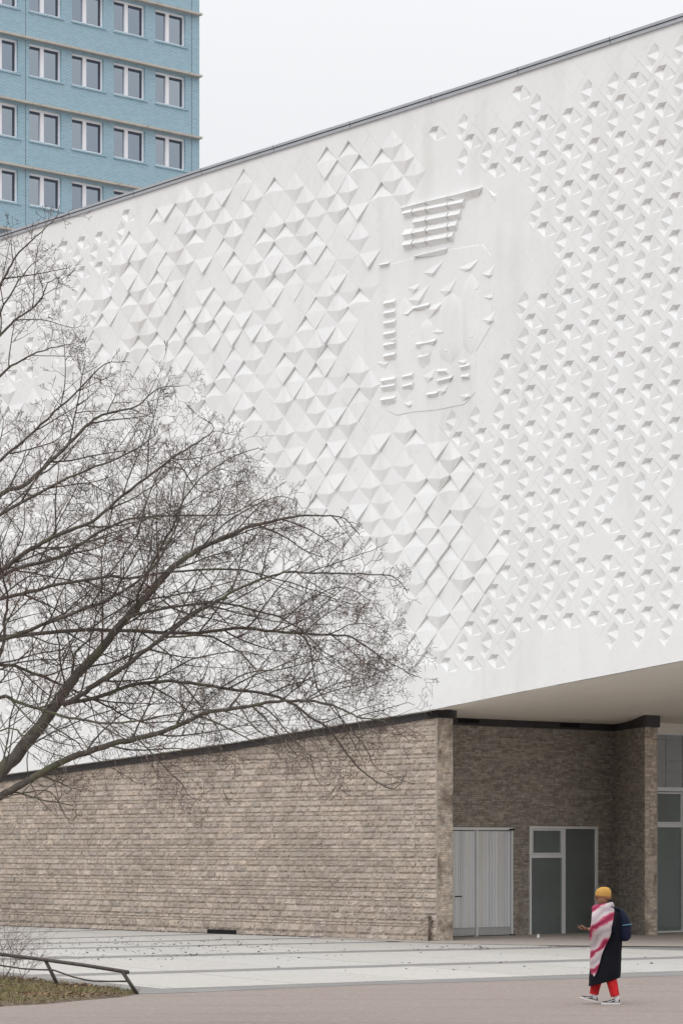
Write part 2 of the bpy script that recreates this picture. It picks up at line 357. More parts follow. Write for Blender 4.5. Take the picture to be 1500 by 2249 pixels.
# ---- relief panels: every lattice cell is one diamond panel
N0 = onY(1257.7, 1005.7, FY)
HW, HH = 0.8035 / 2, 0.8293 / 2
def pq(p, q): return ((p - q) * HW, -(p + q) * HH + HH)       # relative to the panel's centre
BK = -0.13                                                    # how far the sides of a panel go back
def panel_mesh(name, kind, e=(0, 0, 0, 0), g=0.996, k=None):
    """kind: 'flat' (corner heights e = N,E,S,W and an optional ridge point k), 'hood' or 'star' (pockets cut into the panel)"""
    mb = MB(); c = [pq(0, 0), pq(1, 0), pq(1, 1), pq(0, 1)]
    c = [(a * g, b * g) for a, b in c]
    P = lambda a, b, o: (a, -o, b)
    if kind == 'flat':
        vs = [P(a, b, h) for (a, b), h in zip(c, e)]; fs = []
        if k is None and len(set(e)) == 1: fs.append((0, 3, 2, 1))
        elif k is None: fs += [(0, 3, 1), (3, 2, 1)]
        else:
            vs.append(P(*pq(k[0], k[1]), k[2])); fs += [(0, 3, 4), (3, 2, 4), (2, 1, 4), (1, 0, 4)]
        n = len(vs); vs += [P(a, b, BK) for a, b in c]
        fs += [(i, (i + 1) % 4, n + (i + 1) % 4, n + i) for i in range(4)]
        mb.add(vs, fs)
    else:
        if kind == 'hood':
            rim = [(.03,.53),(.35,.243),(.955,.25),(.965,.42),(.62,.82),(.03,.86)]
            deep = [(.13,.57,-.125),(.93,.31,-.042)]
            tri = [('r0','r1','d0'),('r0','d0','r5'),('r5','d0','r4'),('d0','r1','r4'),('r1','d1','r4'),('r1','r2','d1'),('r2','r3','d1'),('r3','r4','d1')]
        else:
            rim = [(.19,.035),(.49,.03),(.68,.14),(.80,.44),(.86,.95),(.42,.93),(.21,.63)]
            deep = [(.545,.13,-.075),(.68,.78,-.048)]
            tri = [('r6','r0','d0'),('r0','r1','d0'),('r1','r2','d0'),('r2','r3','d0'),('r6','d0','r3'),('r6','r3','d1'),('r3','r4','d1'),('r4','r5','d1'),('r5','r6','d1')]
        outer = [Vector((a, b, 0)) for a, b in c]; inner = [Vector((*pq(*r), 0)) for r in rim]
        vs = [P(v.x, v.y, 0) for v in outer + inner]
        tr = tessellate_polygon([outer, inner]); fs = [tuple(t) for t in tr]
        o = len(outer); d0 = len(vs)
        vs += [P(*pq(d[0], d[1]), d[2]) for d in deep]
        for t in tri: fs.append(tuple(o + int(x[1]) if x[0] == 'r' else d0 + int(x[1]) for x in t))
        n = len(vs); vs += [P(a, b, BK) for a, b in c]
        fs += [(i, (i + 1) % 4, n + (i + 1) % 4, n + i) for i in range(4)]
        mb.add(vs, fs)
    me = mb.mesh(name, M['white'])
    bm = bmesh.new(); bm.from_mesh(me); bmesh.ops.remove_doubles(bm, verts=bm.verts, dist=1e-5)
    bmesh.ops.recalc_face_normals(bm, faces=bm.faces)
    # the front faces must look outwards (-y)
    s = sum(f.normal.y * f.calc_area() for f in bm.faces)
    if s > 0: bmesh.ops.reverse_faces(bm, faces=bm.faces)
    bm.to_mesh(me); bm.free(); me.update()
    return me
PM = {}
PM['flats'] = panel_mesh('relief_panel', 'flat', g=1.0)
for i, g in enumerate((0.9985, 0.995, 0.990)):
    PM['flat%d' % i] = panel_mesh('relief_panel', 'flat', g=g)
    PM['hood%d' % i] = panel_mesh('relief_panel', 'hood', g=g)
    PM['star%d' % i] = panel_mesh('relief_panel', 'star', g=g)
A_ = 0.075
PM['down0'] = panel_mesh('relief_panel', 'flat', (0, 0, -.022, 0), k=(.75, .44, .055))
PM['down1'] = panel_mesh('relief_panel', 'flat', (0, 0, -.03, 0), k=(.72, .46, .035))
PM['down3'] = panel_mesh('relief_panel', 'flat', (0, 0, -.035, 0), k=(.70, .48, .008))
PM['up3'] = panel_mesh('relief_panel', 'flat', (-.045, 0, .02, 0), k=(.36, .52, .006))
PM['up4'] = panel_mesh('relief_panel', 'flat', (-.10, 0, -.0, 0), k=(.40, .50, .03))
PM['down2'] = panel_mesh('relief_panel', 'flat', (0, 0, -.01, 0), k=(.78, .42, .075))
PM['up0'] = panel_mesh('relief_panel', 'flat', (-.09, 0, 0, 0), k=(.36, .52, .02))
PM['up1'] = panel_mesh('relief_panel', 'flat', (-.085, 0, .065, 0), k=(.36, .52, .015))
PM['up2'] = panel_mesh('relief_panel', 'flat', (-.07, 0, .05, 0), k=(.38, .52, .02))
PM['tilt0'] = panel_mesh('relief_panel', 'flat', (0, 0, .08, 0))
PM['tilt1'] = panel_mesh('relief_panel', 'flat', (0, .065, 0, 0))
def topx(s, z, y=FY):                                  # photograph position of a point of the wall
    w = C0 + Matrix.Rotation(RZ, 3, 'Z') @ Vector((s, y, 0))
    return CX + F * w.x / w.y, HZ - F * (z - CAMH) / w.y, w.y
RIGHT = [(938,262),(1010,245),(1100,238),(1170,205),(1250,215),(1300,150),(1400,105),(1500,55),(1600,40),(1600,1440),(1430,1440),(1340,1400),(1200,1395),(1110,1480),(985,1500),(985,1395),(1040,1370),
         (1050,1290),(1110,1210),(1090,1120),(1075,1040),(975,960),(970,905),(1030,900),(1090,830),(1130,720),(1200,640),(1215,560),(1165,500),(1130,420),(1095,400),(1075,350),(1000,360),(940,300)]
LEFTP = [(-60,560),(60,560),(140,515),(180,490),(240,480),(290,492),(262,560),(228,640),(190,690),(175,760),(100,820),(-60,900)]
FOLD = [(325,440),(470,368),(560,378),(615,345),(700,340),(770,330),(830,300),(905,255),(930,320),(935,390),(890,440),(845,480),(800,560),(812,640),(800,700),(770,770),(812,870),(870,950),(930,975),(955,925),(1000,985),(1040,1050),
        (1115,1100),(1125,1170),(1060,1260),(1060,1330),(985,1400),(930,1500),(860,1480),(700,1440),(560,1420),(560,1300),(-80,1300),(-80,900),(100,830),(180,770),(200,690),(260,560),(300,490)]
LOWP = [(-80,1300),(560,1300),(560,1420),(620,1500),(440,1560),(250,1590),(-80,1640)]
placed = []; fixed = MB()
RELIEF = [(826,585),(830,480),(880,440),(1095,405),(1120,450),(1150,560),(1115,700),(1070,800),(1045,905),(855,920),(832,860)]
i0, i1 = int((XL - N0[0]) / HW) - 1, int((XR - N0[0]) / HW) + 1
cells = []
for i in range(i0, i1 + 1):
    for j in range(-45, 35):
        if (i + j) % 2: continue
        s, zt = N0[0] + i * HW, N0[1] + j * HH           # top corner of the cell
        zc = zt - HH
        if s < XL - HW or s > XR + HW: continue
        px, py, Y = topx(s, zc)
        inside = (zc - HH > fb(s) + .06) and (zc + HH < ft(s) - .02) and fb(s + HW) < zc and ft(s - HW) > zc and s - HW > XL and s + HW < XR
        if zc + HH < fb(s - HW) - .1 or zc - HH > ft(s + HW) + .2: continue
        low = zc - HH < fb(s) + .75
        kind = 'flat'
        par = 0 if noise.noise(Vector((s * .22, zc * .3, 3.7))) < .12 else 1
        hv = noise.cell(Vector((i * 3.1 + .5, j * 2.7 + .5, 1.5)))
        r = R.random(); qx, qy = px, py
        if not inpoly(px, py, RELIEF) and py < 1420: px, py = px + R.uniform(-30, 30), py + R.uniform(-30, 30)
        if inpoly(px, py, RIGHT):
            if r < .985: kind = 'hood' if (j % 2 == par) else 'star'
        elif inpoly(px, py, LEFTP) or inpoly(px, py, LOWP):
            if r < .8: kind = 'hood' if (j % 2 == par) else 'star'
        elif inpoly(px, py, FOLD):
            if r < .44: kind = 'down' + str(R.choice((0, 0, 1, 2, 2, 3)))
            elif r < .76: kind = 'up' + str(R.choice((0, 0, 1, 1, 2, 3, 3, 4)))
            elif r < .81: kind = 'tilt0'
            elif r < .82: kind = 'tilt1'
        px, py = qx, qy
        if px > 1630 or px < -120: kind = 'flat'
        if kind in ('hood', 'star'): kind += str(R.choice((0, 0, 0, 1, 1, 2)))
        if kind == 'flat': kind = 'flats' if low or inpoly(px, py, RELIEF) else 'flat' + (R.choice('112') if inpoly(px, py, FOLD) else R.choice('001'))
        cells.append((i, j, s, zc, px, py, Y, kind, inside, low))
vis = [c for c in cells if c[8] and -20 < c[4] < 1520 and 0 < c[5]]
vis.sort(key=lambda c: c[6] + (0 if c[7][:4] != 'flat' else 3.5))
keep = {(c[0], c[1]) for c in vis[:299]}
rest = MB(); border = MB()
for (i, j, s, zc, px, py, Y, kind, inside, low) in cells:
    if (i, j) in keep:
        link('relief_panel', PM[kind], facade, (s, FY, zc)); continue
    if inside:
        me = PM[kind]; rest.add([(v.co.x + s, v.co.y + FY, v.co.z + zc) for v in me.vertices], [tuple(p.vertices) for p in me.polygons], R.random())
    else:
        g = 1.0 if low else .997
        poly = [(s + a * g, zc + b * g) for a, b in (pq(0,0), pq(0,1), pq(1,1), pq(1,0))]
        a, b = s - HW, s + HW
        m1 = (fb(b) - fb(a)) / (b - a); poly = clip(poly, -m1, 1, fb(a) - m1 * a)
        m2 = (ft(b) - ft(a)) / (b - a)
        if poly: poly = clip(poly, m2, -1, m2 * a - ft(a))
        if poly: poly = clip(poly, 1, 0, XL)
        if poly: poly = clip(poly, -1, 0, -XR)
        if poly and len(poly) > 2: border.prism(poly, FY - BK, FY, lambda x, z, y: (x, y, z), 0.0)
tag(rest.obj('relief_panel', M['white'], facade, fix=False), kind='stuff')
tag(border.obj('border_panel', M['white'], facade), kind='stuff')

# ---- abstract faceted field in the middle of the facade: wedges standing out of the wall (plain stand-in for the picture relief)
def wedge(P, hi, up=0.22):
    hi = hi * 1.45; up = up + .02
    """P: four photograph points, upper edge (2) then lower edge (2); the upper edge stands proud, its underside falls back to the wall"""
    q = [onY(x, y, FY) for x, y in P]
    (ax, az), (bx, bz), (cx_, cz), (dx, dz) = q
    mb = MB()
    e = .012
    vs = [(ax, FY - hi, az), (bx, FY - hi, bz), (cx_, FY - e * 0, cz), (dx, FY, dz), (ax - .02, FY, az + up), (bx + .0, FY, bz + up)]
    vs += [(x, FY + .03, z) for x, y, z in vs]
    fs = [(0, 1, 2, 3), (4, 5, 1, 0), (1, 5, 2), (4, 0, 3), (8, 9, 10, 11), (3, 2, 8, 9), (2, 5, 11, 8), (5, 4, 10, 11), (4, 3, 9, 10)]
    mb.add(vs, fs); return mb
WED = []
for y0, n in ((470, 0), (492, 1), (513, 2), (534, 3)):          # four long louvres of the upper field
    for xa, xb in ((889, 909), (911, 939), (941, 986), (988, 1022 - n * 8)):
        if xa == 889 and n in (1,): continue
        s1 = -.19
        WED.append(([(xa, y0 - s1 * (890 - xa) + 2 * n), (xb, y0 - s1 * (890 - xb) + 2 * n), (xb - 2, y0 - s1 * (890 - xb) + 11 + 2 * n), (xa + 8, y0 - s1 * (890 - xa) + 10 + 2 * n)], .07 + .015 * R.random(), .13))
WED.append(([(884, 458), (938, 444), (936, 455), (900, 466)], .07, .03))
WED.append(([(940, 444), (985, 433), (983, 452), (952, 460)], .08, .03))
WED.append(([(988, 433), (1060, 414), (1050, 432), (1012, 445)], .08, .03))
WED.append(([(912, 564), (984, 547), (978, 561), (935, 564)], .06, .02))
WED.append(([(836, 583), (857, 579), (853, 583), (843, 589)], .06, .03))
for k, y in enumerate((668, 690, 712, 736, 760, 784, 838, 852, 880)):   # ladder of short louvres, left
    WED.append(([(846 - (k > 5) * 6, y), (871, y - 5), (869, y + 8), (856, y + 10)], .07, .07))
for k, y in enumerate((829, 850)):
    WED.append(([(888, y), (910, y - 5), (908, y + 7), (896, y + 8)], .07, .08))
for P in ([(963,816),(984,815),(988,824),(973,827)], [(963,838),(996,830),(984,842),(972,846)], [(1014,808),(1034,803),(1033,812),(1022,814)], [(1016,828),(1033,827),(1032,834),(1022,833)],
          [(916,758),(960,749),(950,762),(928,768)], [(922,786),(945,780),(943,805),(930,815)], [(940,868),(964,864),(960,874),(950,870)], [(912,678),(946,670),(940,681),(925,680)]):
    WED.append((P, .06, .06))
def blade(P, hi):                                        # long thin slanted facets: a raised edge facing right
    q = [onY(x, y, FY) for x, y in P]; mb = MB()
    vs = [(q[0][0], FY, q[0][1]), (q[1][0], FY - hi, q[1][1]), (q[2][0], FY, q[2][1]), (q[1][0] + .09, FY, q[1][1]), (q[1][0] - .5 * (q[0][0] - q[2][0]) - .25, FY, q[1][1] + .1)]
    mb.add(vs + [(x, FY + .02, z) for x, y, z in vs], [(0, 3, 1), (1, 3, 2), (0, 1, 4), (1, 2, 4), (5, 6, 8), (6, 7, 8), (0, 4, 9, 5), (4, 2, 7, 9)]); return mb
BL = [([(983,562),(955,600),(948,612)], .07), ([(950,615),(925,660),(912,678)], .08), ([(980,655),(962,680),(938,706)], .08), ([(1087,580),(1078,605),(1070,612)], .07), ([(1087,683),(1080,705),(1070,716)], .07),
      ([(990,756),(984,770),(965,786)], .06), ([(927,617),(916,635),(905,650)], .06), ([(1057,620),(1048,635),(1041,645)], .05), ([(862,788),(850,800),(845,815)], .05), ([(868,860),(857,885),(850,895)], .05), ([(1085,640),(1079,655),(1072,650)], .05),
      ([(1036,860),(1030,872),(1012,884)], .06), ([(908,875),(903,890),(896,900)], .06), ([(1028,785),(1022,797),(1014,805)], .06), ([(990,838),(978,860),(966,872)], .06), ([(1068,412),(1085,430),(1088,445)], .05)]
plate = [onY(x, y, FY) for x, y in ((836,586),(912,565),(984,548),(1060,536),(1078,560),(1086,640),(1076,720),(1046,770),(1044,862),(1020,888),(960,900),(905,905),(872,912),(852,902),(842,876),(838,760))]
pm_ = MB(); pm_.prism([(x, z) for x, z in plate], FY + .01, FY - .014, lambda x, z, y: (x, y, z)); pb = pm_.obj('relief_plate', M['white'], facade)
bv_ = pb.modifiers.new('bevel', 'BEVEL'); bv_.width = .012; bv_.segments = 2
for cx__, y0_, y1_, w_ in ((890, 650, 880, .34), (938, 700, 790, .22), (990, 640, 800, .42), (1035, 600, 780, .30)):   # tall rounded ribs
    a_ = onY(cx__, y0_, FY); b_ = onY(cx__, y1_, FY); rb2 = MB(); vs = []
    for k in range(9):
        zz_ = a_[1] + (b_[1] - a_[1]) * k / 8; e_ = math.sin(math.pi * min(1, max(0, k / 8))) ** .16
        for j in range(7):
            t_ = j / 6 * 2 - 1; vs.append((a_[0] + t_ * w_ * e_, FY - .014 - .038 * e_ * math.sqrt(max(0, 1 - t_ * t_)), zz_))
    rb2.add(vs, [(k * 7 + j, k * 7 + j + 1, (k + 1) * 7 + j + 1, (k + 1) * 7 + j) for k in range(8) for j in range(6)]); rb2.obj('relief_rib', M['white'], facade, True)
BL += [([(925,660),(900,690),(880,700)], .08), ([(1010,600),(990,640),(975,655)], .06), ([(1060,700),(1040,740),(1030,750)], .06), ([(1062,560),(1035,590),(1015,600)], .06), ([(880,730),(868,748),(858,752)], .05), ([(960,800),(950,830),(935,845)], .06), ([(1000,700),(975,730),(960,738)], .06)]
for w in WED: wedge(*w).obj('relief_wedge', M['white'], facade)
for b_ in BL: blade(*b_).obj('relief_wedge', M['white'], facade)

# ---- split stone blocks
zu = 85.6 * 4.6875
course = [h / zu for h in (50,90,26,30,65,65,64,27,58,36,55,31,65,64,59,31,59,30,33,62,63,62,59,58,35,57,65,30,52,60,66,62,64,60,35,62,64,60,30,62,64,60,62,64,58,62,60,62)]
def block_mesh(seed, top=None):
    r = random.Random(seed); mb = MB(); nx, nz_ = 5, 3
    vs = []; 
    for k in range(nz_ + 1):
        for i in range(nx + 1):
            x, z = i / nx, (0, .27, .70, 1)[k]
            edge = i in (0, nx) or k in (0, nz_)
            if edge: o = -.002 - r.random() * .008
            elif k == 1: o = .014 + r.random() * .028
            else: o = .004 + r.random() * .020
            jx = 0 if i in (0, nx) else (r.random() - .5) * .1
            jz = 0 if k in (0, nz_) else (r.random() - .5) * .14
            vs.append((x + jx, -o, z + jz))
    fs = [(k * (nx + 1) + i, k * (nx + 1) + i + 1, (k + 1) * (nx + 1) + i + 1, (k + 1) * (nx + 1) + i) for k in range(nz_) for i in range(nx)]
    b0 = len(vs); vs += [(0, .08, 0), (1, .08, 0), (1, .08, 1), (0, .08, 1)]
    W = nx + 1
    fs += [tuple([b0, b0 + 1] + [i for i in range(nx, -1, -1)]), tuple([b0 + 3, b0 + 2][::-1] + [nz_ * W + i for i in range(W)]),
           tuple([b0 + 3, b0] + [k * W for k in range(nz_ + 1)]), tuple([b0 + 1, b0 + 2] + [k * W + nx for k in range(nz_, -1, -1)])]
    mb.add(vs, fs); return mb
BM = [block_mesh(k) for k in range(14)]
BME = [b.mesh('stone_block', M['stone']) for b in BM]
VENT = (onY(455, 2047, 0)[0], onY(520, 2047, 0)[0])
blocks = []; z = -0.004
g = .010
for ci, h in enumerate(course):
    x = -.02
    while x > -22:
        L = R.uniform(.26, .58) if h > .1 else R.uniform(.18, .40)
        if x > -.1: L = R.uniform(.15, .5)
        if ci == 0: L = R.uniform(.35, .7)
        x0, x1 = x - L, x
        x = x0
        lim0, lim1 = fb(x0) - .168, fb(x1) - .168
        if z > max(lim0, lim1) - .01: continue
        if ci == 0 and x1 > VENT[0] and x0 < VENT[1]:
            if x0 < VENT[0] - .1: x1 = VENT[0]
            elif x1 > VENT[1] + .1: x0 = VENT[1]
            else: continue
        blocks.append((x0 + g / 2, x1 - g / 2, z + g / 2, z + h - g / 2, lim0, lim1))
    z += h
blocks.sort(key=lambda b: -b[0] - (b[3] - b[2]) * 20)
nk = 0; rest = MB()
for k, (x0, x1, z0, z1, l0, l1) in enumerate(blocks):
    v = R.randrange(14)
    if nk < 299 and z1 <= min(l0, l1) and z1 - z0 > .1:
        o = link('stone_block', BME[v], stonewall, (x0, 0, z0)); o.scale = (x1 - x0, 1, z1 - z0); nk += 1
        continue
    za, zb = min(z1, l0), min(z1, l1)
    sy = .6 if z1 - z0 < .1 else 1
    if za - z0 < .015: za = z0 + .015
    if zb - z0 < .015: zb = z0 + .015
    rest.add([(x0 + vx_ * (x1 - x0), vy * sy, z0 + vz * ((za - z0) * (1 - vx_) + (zb - z0) * vx_)) for vx_, vy, vz in BM[v].v], BM[v].f, R.random())
tag(rest.obj('stone_block', M['stone'], stonewall, fix=False), kind='stuff')
mb = MB(); mb.box((VENT[0] + .02, -.012, .0), (VENT[1] - .02, .5, .118)); mb.obj('air_vent', M['black'], cinema)
# old pipe stub
p0 = onY(943, 2070, -.09)[0]
mb = MB(); mb.tube([(p0, -.09, 0), (p0, -.09, onY(943, 2015, -.09)[1])], .036, 10)
mb.tube([(p0, -.09, onY(943, 2018, -.09)[1]), (p0, -.09, onY(943, 2012, -.09)[1])], .05, 10)
for zz in (.2, .45): mb.box((p0 - .045, -.06, zz), (p0 + .045, .0, zz + .03))
mb.obj('pipe_stub', M['iron'], cinema, True)

# ---- thin brickwork with openings
def brick_wall(name, fn, t0, t1, z0, ztop, holes, mbrick, mmort, row=.0545, seed=1, parent=None, lens=(.19, .27)):
    r = random.Random(seed); mb = MB(); z = z0; k = 0; gp = .008
    while z < ztop(0) + 1:
        t = t0 - r.random() * .2
        while t < t1:
            L = r.uniform(*lens) if r.random() > .15 else r.uniform(.09, .13); a, b = max(t, t0), min(t + L, t1); t += L
            if b - a < .02: continue
            lim = min(ztop(a), ztop(b))
            zt = min(z + row, lim)
            if zt - z < .02: continue
            segs = [(a, b)]
            for (ha, hb, hz0, hz1) in holes:
                if z + row * .5 > hz0 and z + row * .5 < hz1:
                    ns = []
                    for (p, q) in segs:
                        if hb <= p or ha >= q: ns.append((p, q)); continue
                        if ha > p: ns.append((p, ha))
                        if hb < q: ns.append((hb, q))
                    segs = ns
            for (p, q) in segs:
                if q - p < .02: continue
                o = r.uniform(0, .007); y = fn
                v = [y(p + gp / 2, z + gp / 2, o), y(q - gp / 2, z + gp / 2, o + r.uniform(-.002, .002)), y(q - gp / 2, zt - gp / 2, o), y(p + gp / 2, zt - gp / 2, o)]
                w = [y(p + gp / 2, z + gp / 2, -.014), y(q - gp / 2, z + gp / 2, -.014), y(q - gp / 2, zt - gp / 2, -.014), y(p + gp / 2, zt - gp / 2, -.014)]
                tt = r.random()
                mb.add(v + w, [(0, 1, 2, 3), (0, 4, 5, 1), (1, 5, 6, 2), (2, 6, 7, 3), (3, 7, 4, 0)], tt)
        z += row
    # mortar bed
    bed = MB(); ts = sorted({t0, t1, *[h[0] for h in holes], *[h[1] for h in holes]}); zs = sorted({z0, *[h[2] for h in holes if h[2] > z0], *[h[3] for h in holes]})
    for a, b in zip(ts[:-1], ts[1:]):
        for i, c in enumerate(zs):
            d = zs[i + 1] if i + 1 < len(zs) else None
            mid = (c + (d or c + 1)) / 2
            if any(h[0] - 1e-6 <= (a + b) / 2 <= h[1] and h[2] <= mid <= h[3] for h in holes): continue
            bed.add([fn(a, c, -.008), fn(b, c, -.008), fn(b, d if d else ztop(b), -.008), fn(a, d if d else ztop(a), -.008)], [(0, 1, 2, 3)])
    o = bed.obj(name, mmort, parent or cinema, fix=False)
    tag(mb.obj('brick', mbrick, o, fix=False), kind='stuff')
    return o
ZT = lambda t: 5.44
WX = -1.9                                               # recessed wall behind the corner
door = (onX(996.5, 1900, WX)[0] - .2, onX(1124.5, 1900, WX)[0], 0, onX(1060, 1818, WX)[1])
win = (onX(1162, 1900, WX)[0], onX(1312, 1900, WX)[0], onX(1240, 2059, WX)[1], onX(1240, 1816, WX)[1])
fx = lambda X: (lambda t, z, o: (X + o, t, z))
zr = lambda t: 5.43
brick_wall('recess_wall', fx(WX), .5, 8.44, -.01, lambda t: zr(t), [door, win], M['brick'], M['brick_mortar'], seed=3)
P1, P2, P3 = Vector((WX, 8.44, 0)), Vector((.52, 6.96, 0)), Vector((.52, 7.42, 0))
dv = (P2 - P1); LV = dv.length; dv.normalize(); nv = Vector((dv.y, -dv.x, 0)); nv = nv if nv.y < 0 else -nv
brick_wall('splayed_wall', lambda t, z, o: tuple(P1 + dv * t + nv * o + Vector((0, 0, z))), 0.0, LV, -.01, lambda t: 5.43, [], M['brick'], M['brick_mortar'], seed=5)
zp = lambda t: fb(.52) - .24
brick_wall('corner_pier', fx(.52), 6.96, 7.42, -.01, lambda t: 5.42, [], M['brick_light'], M['light_mortar'], seed=6)
brick_wall('wall_end', fx(0.0), 0.012, .535, -.01, lambda t: fb(0) - .175, [], M['brick_light'], M['light_mortar'], seed=8, lens=(.12, .26))
mb = MB(); mb.box((-.018, -.006, -.01), (.004, .016, 5.44)); mb.obj('corner_joint', M['light_mortar'], cinema)
mb = MB(); mb.box((-.03, .5, -.01), (-.02, .535, 5.5)); mb.box((-2.3, .535, 0), (-.02, .53, 5.5)); mb.obj('wall_return', M['light_mortar'], cinema)
mb = MB(); mb.box((-.15, 7.425, 0), (.515, 7.46, 5.42)); mb.obj('pier_return', M['light_mortar'], cinema)
# fascias in the recess
def strip(name, pts, z0, z1, th, m):
    mb = MB()
    for a, b in zip(pts[:-1], pts[1:]):
        d = (Vector(b) - Vector(a)).normalized(); n_ = Vector((d.y, -d.x)); 
        mb.add([(a[0], a[1], z0), (b[0], b[1], z0), (b[0], b[1], z1), (a[0], a[1], z1), (a[0] - n_.x * th, a[1] - n_.y * th, z0), (b[0] - n_.x * th, b[1] - n_.y * th, z0)], [(0, 1, 2, 3), (0, 4, 5, 1)])
    return mb.obj(name, m, cinema, fix=False)
zf = 5.585
strip('dark_fascia', [(WX + .06, .4), (WX + .06, 8.36), (.50, 6.90), (.60, 6.90), (.60, 7.46), (-.5, 7.46)], zf - .185, zf + .3, .12, M['beam'])
for a, b in ((1006, 1052), (1230, 1272)):
    ya, yb = onX(a, 1590, WX + .06)[0], onX(b, 1590, WX + .06)[0]
    mb = MB(); mb.box((WX + .062, ya, zf - .13), (WX + .07, yb, zf - .03)); mb.obj('air_slot', M['black'], cinema)
strip('dark_fascia', [(-.3, -.05), (.07, -.05), (.07, .60), (-.4, .60)], fb(0) - .175, fb(0) + .01, .1, M['beam'])

# ---- double door
dy0, dy1 = onX(997, 1900, WX)[0], onX(1124, 1900, WX)[0]; dz1 = door[3]
DX = WX + .02
dr = MB(); dr.box((WX - .12, door[0], .0), (WX - .10, dy1, dz1)); dr = dr.obj('door', M['doorkick'], cinema)
mb = MB()
mb.box((DX - .08, door[0], dz1 - .07), (DX + .02, dy1, dz1)); mb.box((DX - .08, dy1 - .05, 0.03), (DX + .03, dy1, dz1 - .07)); mb.obj('door_frame', M['frame'], dr)
dm = onX(1045, 1900, WX)[0]
mb = MB(); mb.box((DX - .06, dm - .03, .02), (DX + .045, dm + .02, dz1 - .072)); mb.obj('door_post', M['frame'], dr)
r = random.Random(4)
for (a, b, n) in ((door[0], dm - .04, 11), (dm + .025, dy1 - .07, 11)):
    e = [a + (b - a) * k / n for k in range(n + 1)]
    mb = MB(); mb.box((DX - .05, a, .24), (DX - .045, b, dz1 - .09)); mb.obj('door_leaf', M['doorkick'], dr)
    for k in range(n):
        mb = MB(); mb.box((DX - .044, e[k] + .006, .245), (DX - .02 + r.random() * .006, e[k + 1] - .006, dz1 - .1)); mb.obj('door_board', M['doorgrey'], dr)
    mb = MB(); mb.box((DX - .05, a, .06), (DX - .01, b, .236)); mb.box((DX - .05, a, .045), (DX + .0, b, .06)); mb.obj('kick_plate', M['doorkick'], dr)
hy, hz = onX(1007, 1970, DX)
mb = MB(); mb.box((DX - .02, hy - .12, hz - .012), (DX + .0, hy + .13, hz + .012)); mb.obj('door_handle', M['black'], dr)
mb = MB(); mb.box((DX - .02, dy1 - .13, dz1 - .075), (DX + .06, dy1 + .03, dz1 - .035)); mb.box((DX - .02, dy1 - .1, .0), (DX + .06, dy1 + .04, .05)); mb.obj('door_hinge', M['black'], dr)

# ---- windows of the ground floor, with a room behind
def frame_rect(mb, x0, x1, a, b, z0, z1, w):
    mb.box((x0, a, z0), (x1, a + w, z1)); mb.box((x0, b - w, z0), (x1, b, z1)); mb.box((x0, a + w, z0), (x1, b - w, z0 + w)); mb.box((x0, a + w, z1 - w), (x1, b - w, z1))
def pane(x, a, b, z0, z1, parent):
    mb = MB(); mb.box((x - .006, a, z0), (x, b, z1)); mb.obj('pane', M['glass'], parent)
wy = lambda px: onX(px, 1900, WX)[0]; wz = lambda py: onX(1240, py, WX)[1]
wroot = MB(); frame_rect(wroot, WX - .08, WX + .03, win[0], win[1], win[2], win[3], .065)
wroot.box((WX - .08, wy(1235.5), win[2] + .065), (WX + .025, wy(1240.5), win[3] - .065))
wroot.box((WX - .08, win[0] + .065, wz(1885)), (WX + .025, wy(1235.5), wz(1877.5)))
wroot = wroot.obj('window', M['frame'], cinema)
mb = MB(); frame_rect(mb, WX - .06, WX + .04, win[0] + .075, wy(1234.8), wz(1877), win[3] - .075, .038); mb.obj('sash', M['frame'], wroot)
pane(WX - .02, win[0] + .11, wy(1234), wz(1876.5), win[3] - .11, wroot)
pane(WX - .03, win[0] + .066, wy(1235.5), win[2] + .066, wz(1885.2), wroot)
pane(WX - .03, wy(1240.6), win[1] - .066, win[2] + .066, win[3] - .066, wroot)
mb = MB(); mb.box((WX + .0, win[0], -.004), (WX + .10, win[1], win[2] - .005)); mb.obj('sill', M['kerb'], wroot)
# room
def room(name, x0, x1, y0, y1, z1):
    mb = MB(); mb.add([(x0,y0,0.02),(x1,y0,0.02),(x1,y1,0.02),(x0,y1,0.02),(x0,y0,z1),(x1,y0,z1),(x1,y1,z1),(x0,y1,z1)], [(0,1,2,3),(4,7,6,5),(0,3,7,4),(0,4,5,1),(3,2,6,7)])
    return mb.obj(name, M['room'], cinema)
room('room', -5.5, WX - .15, win[0] - .6, 8.3, 3.2)
mb = MB(); mb.box((-4.6, win[0] + .3, .72), (-3.2, win[0] + 2.0, .78)); mb.box((-4.6, win[0] + .35, .03), (-4.5, win[0] + .45, .72)); mb.box((-3.4, win[0] + .8, .03), (-3.25, win[0] + 1.3, .72)); mb.box((-5.3, win[0] + 2.0, .03), (-4.8, win[0] + 3.3, 2.1)); mb.box((-4.3, win[0]+.6, .78), (-3.9, win[0]+1.5, 1.25))
mb.box((WX - .75, win[0] + .25, .95), (WX - .35, wy(1232), 1.12)); mb.box((WX - .7, win[0] + .75, .03), (WX - .4, wy(1232) - .15, .94)); mb.box((WX - .9, wy(1245), 1.55), (WX - .45, wy(1285), 1.9)); mb.box((WX - .35, win[0] + .12, .1), (WX - .3, win[0] + .2, 2.0))
mb.obj('room_furniture', M['furn'], cinema)
mb = MB(); q0 = ground(1182, 2063); ql = MI @ q0
mb.tube([(ql.x, ql.y, 0), (ql.x, ql.y, .09)], [.05, .03], 10); mb.tube([(ql.x, ql.y - .0, .09), (ql.x, ql.y, .12)], [.035, .02], 10)
ds = mb.obj('door_stop', M['frame'], None, True); ds.matrix_world = MI.inverted(); tag(ds, 'small grey metal floor stop standing below the ground-floor window', 'door stop')
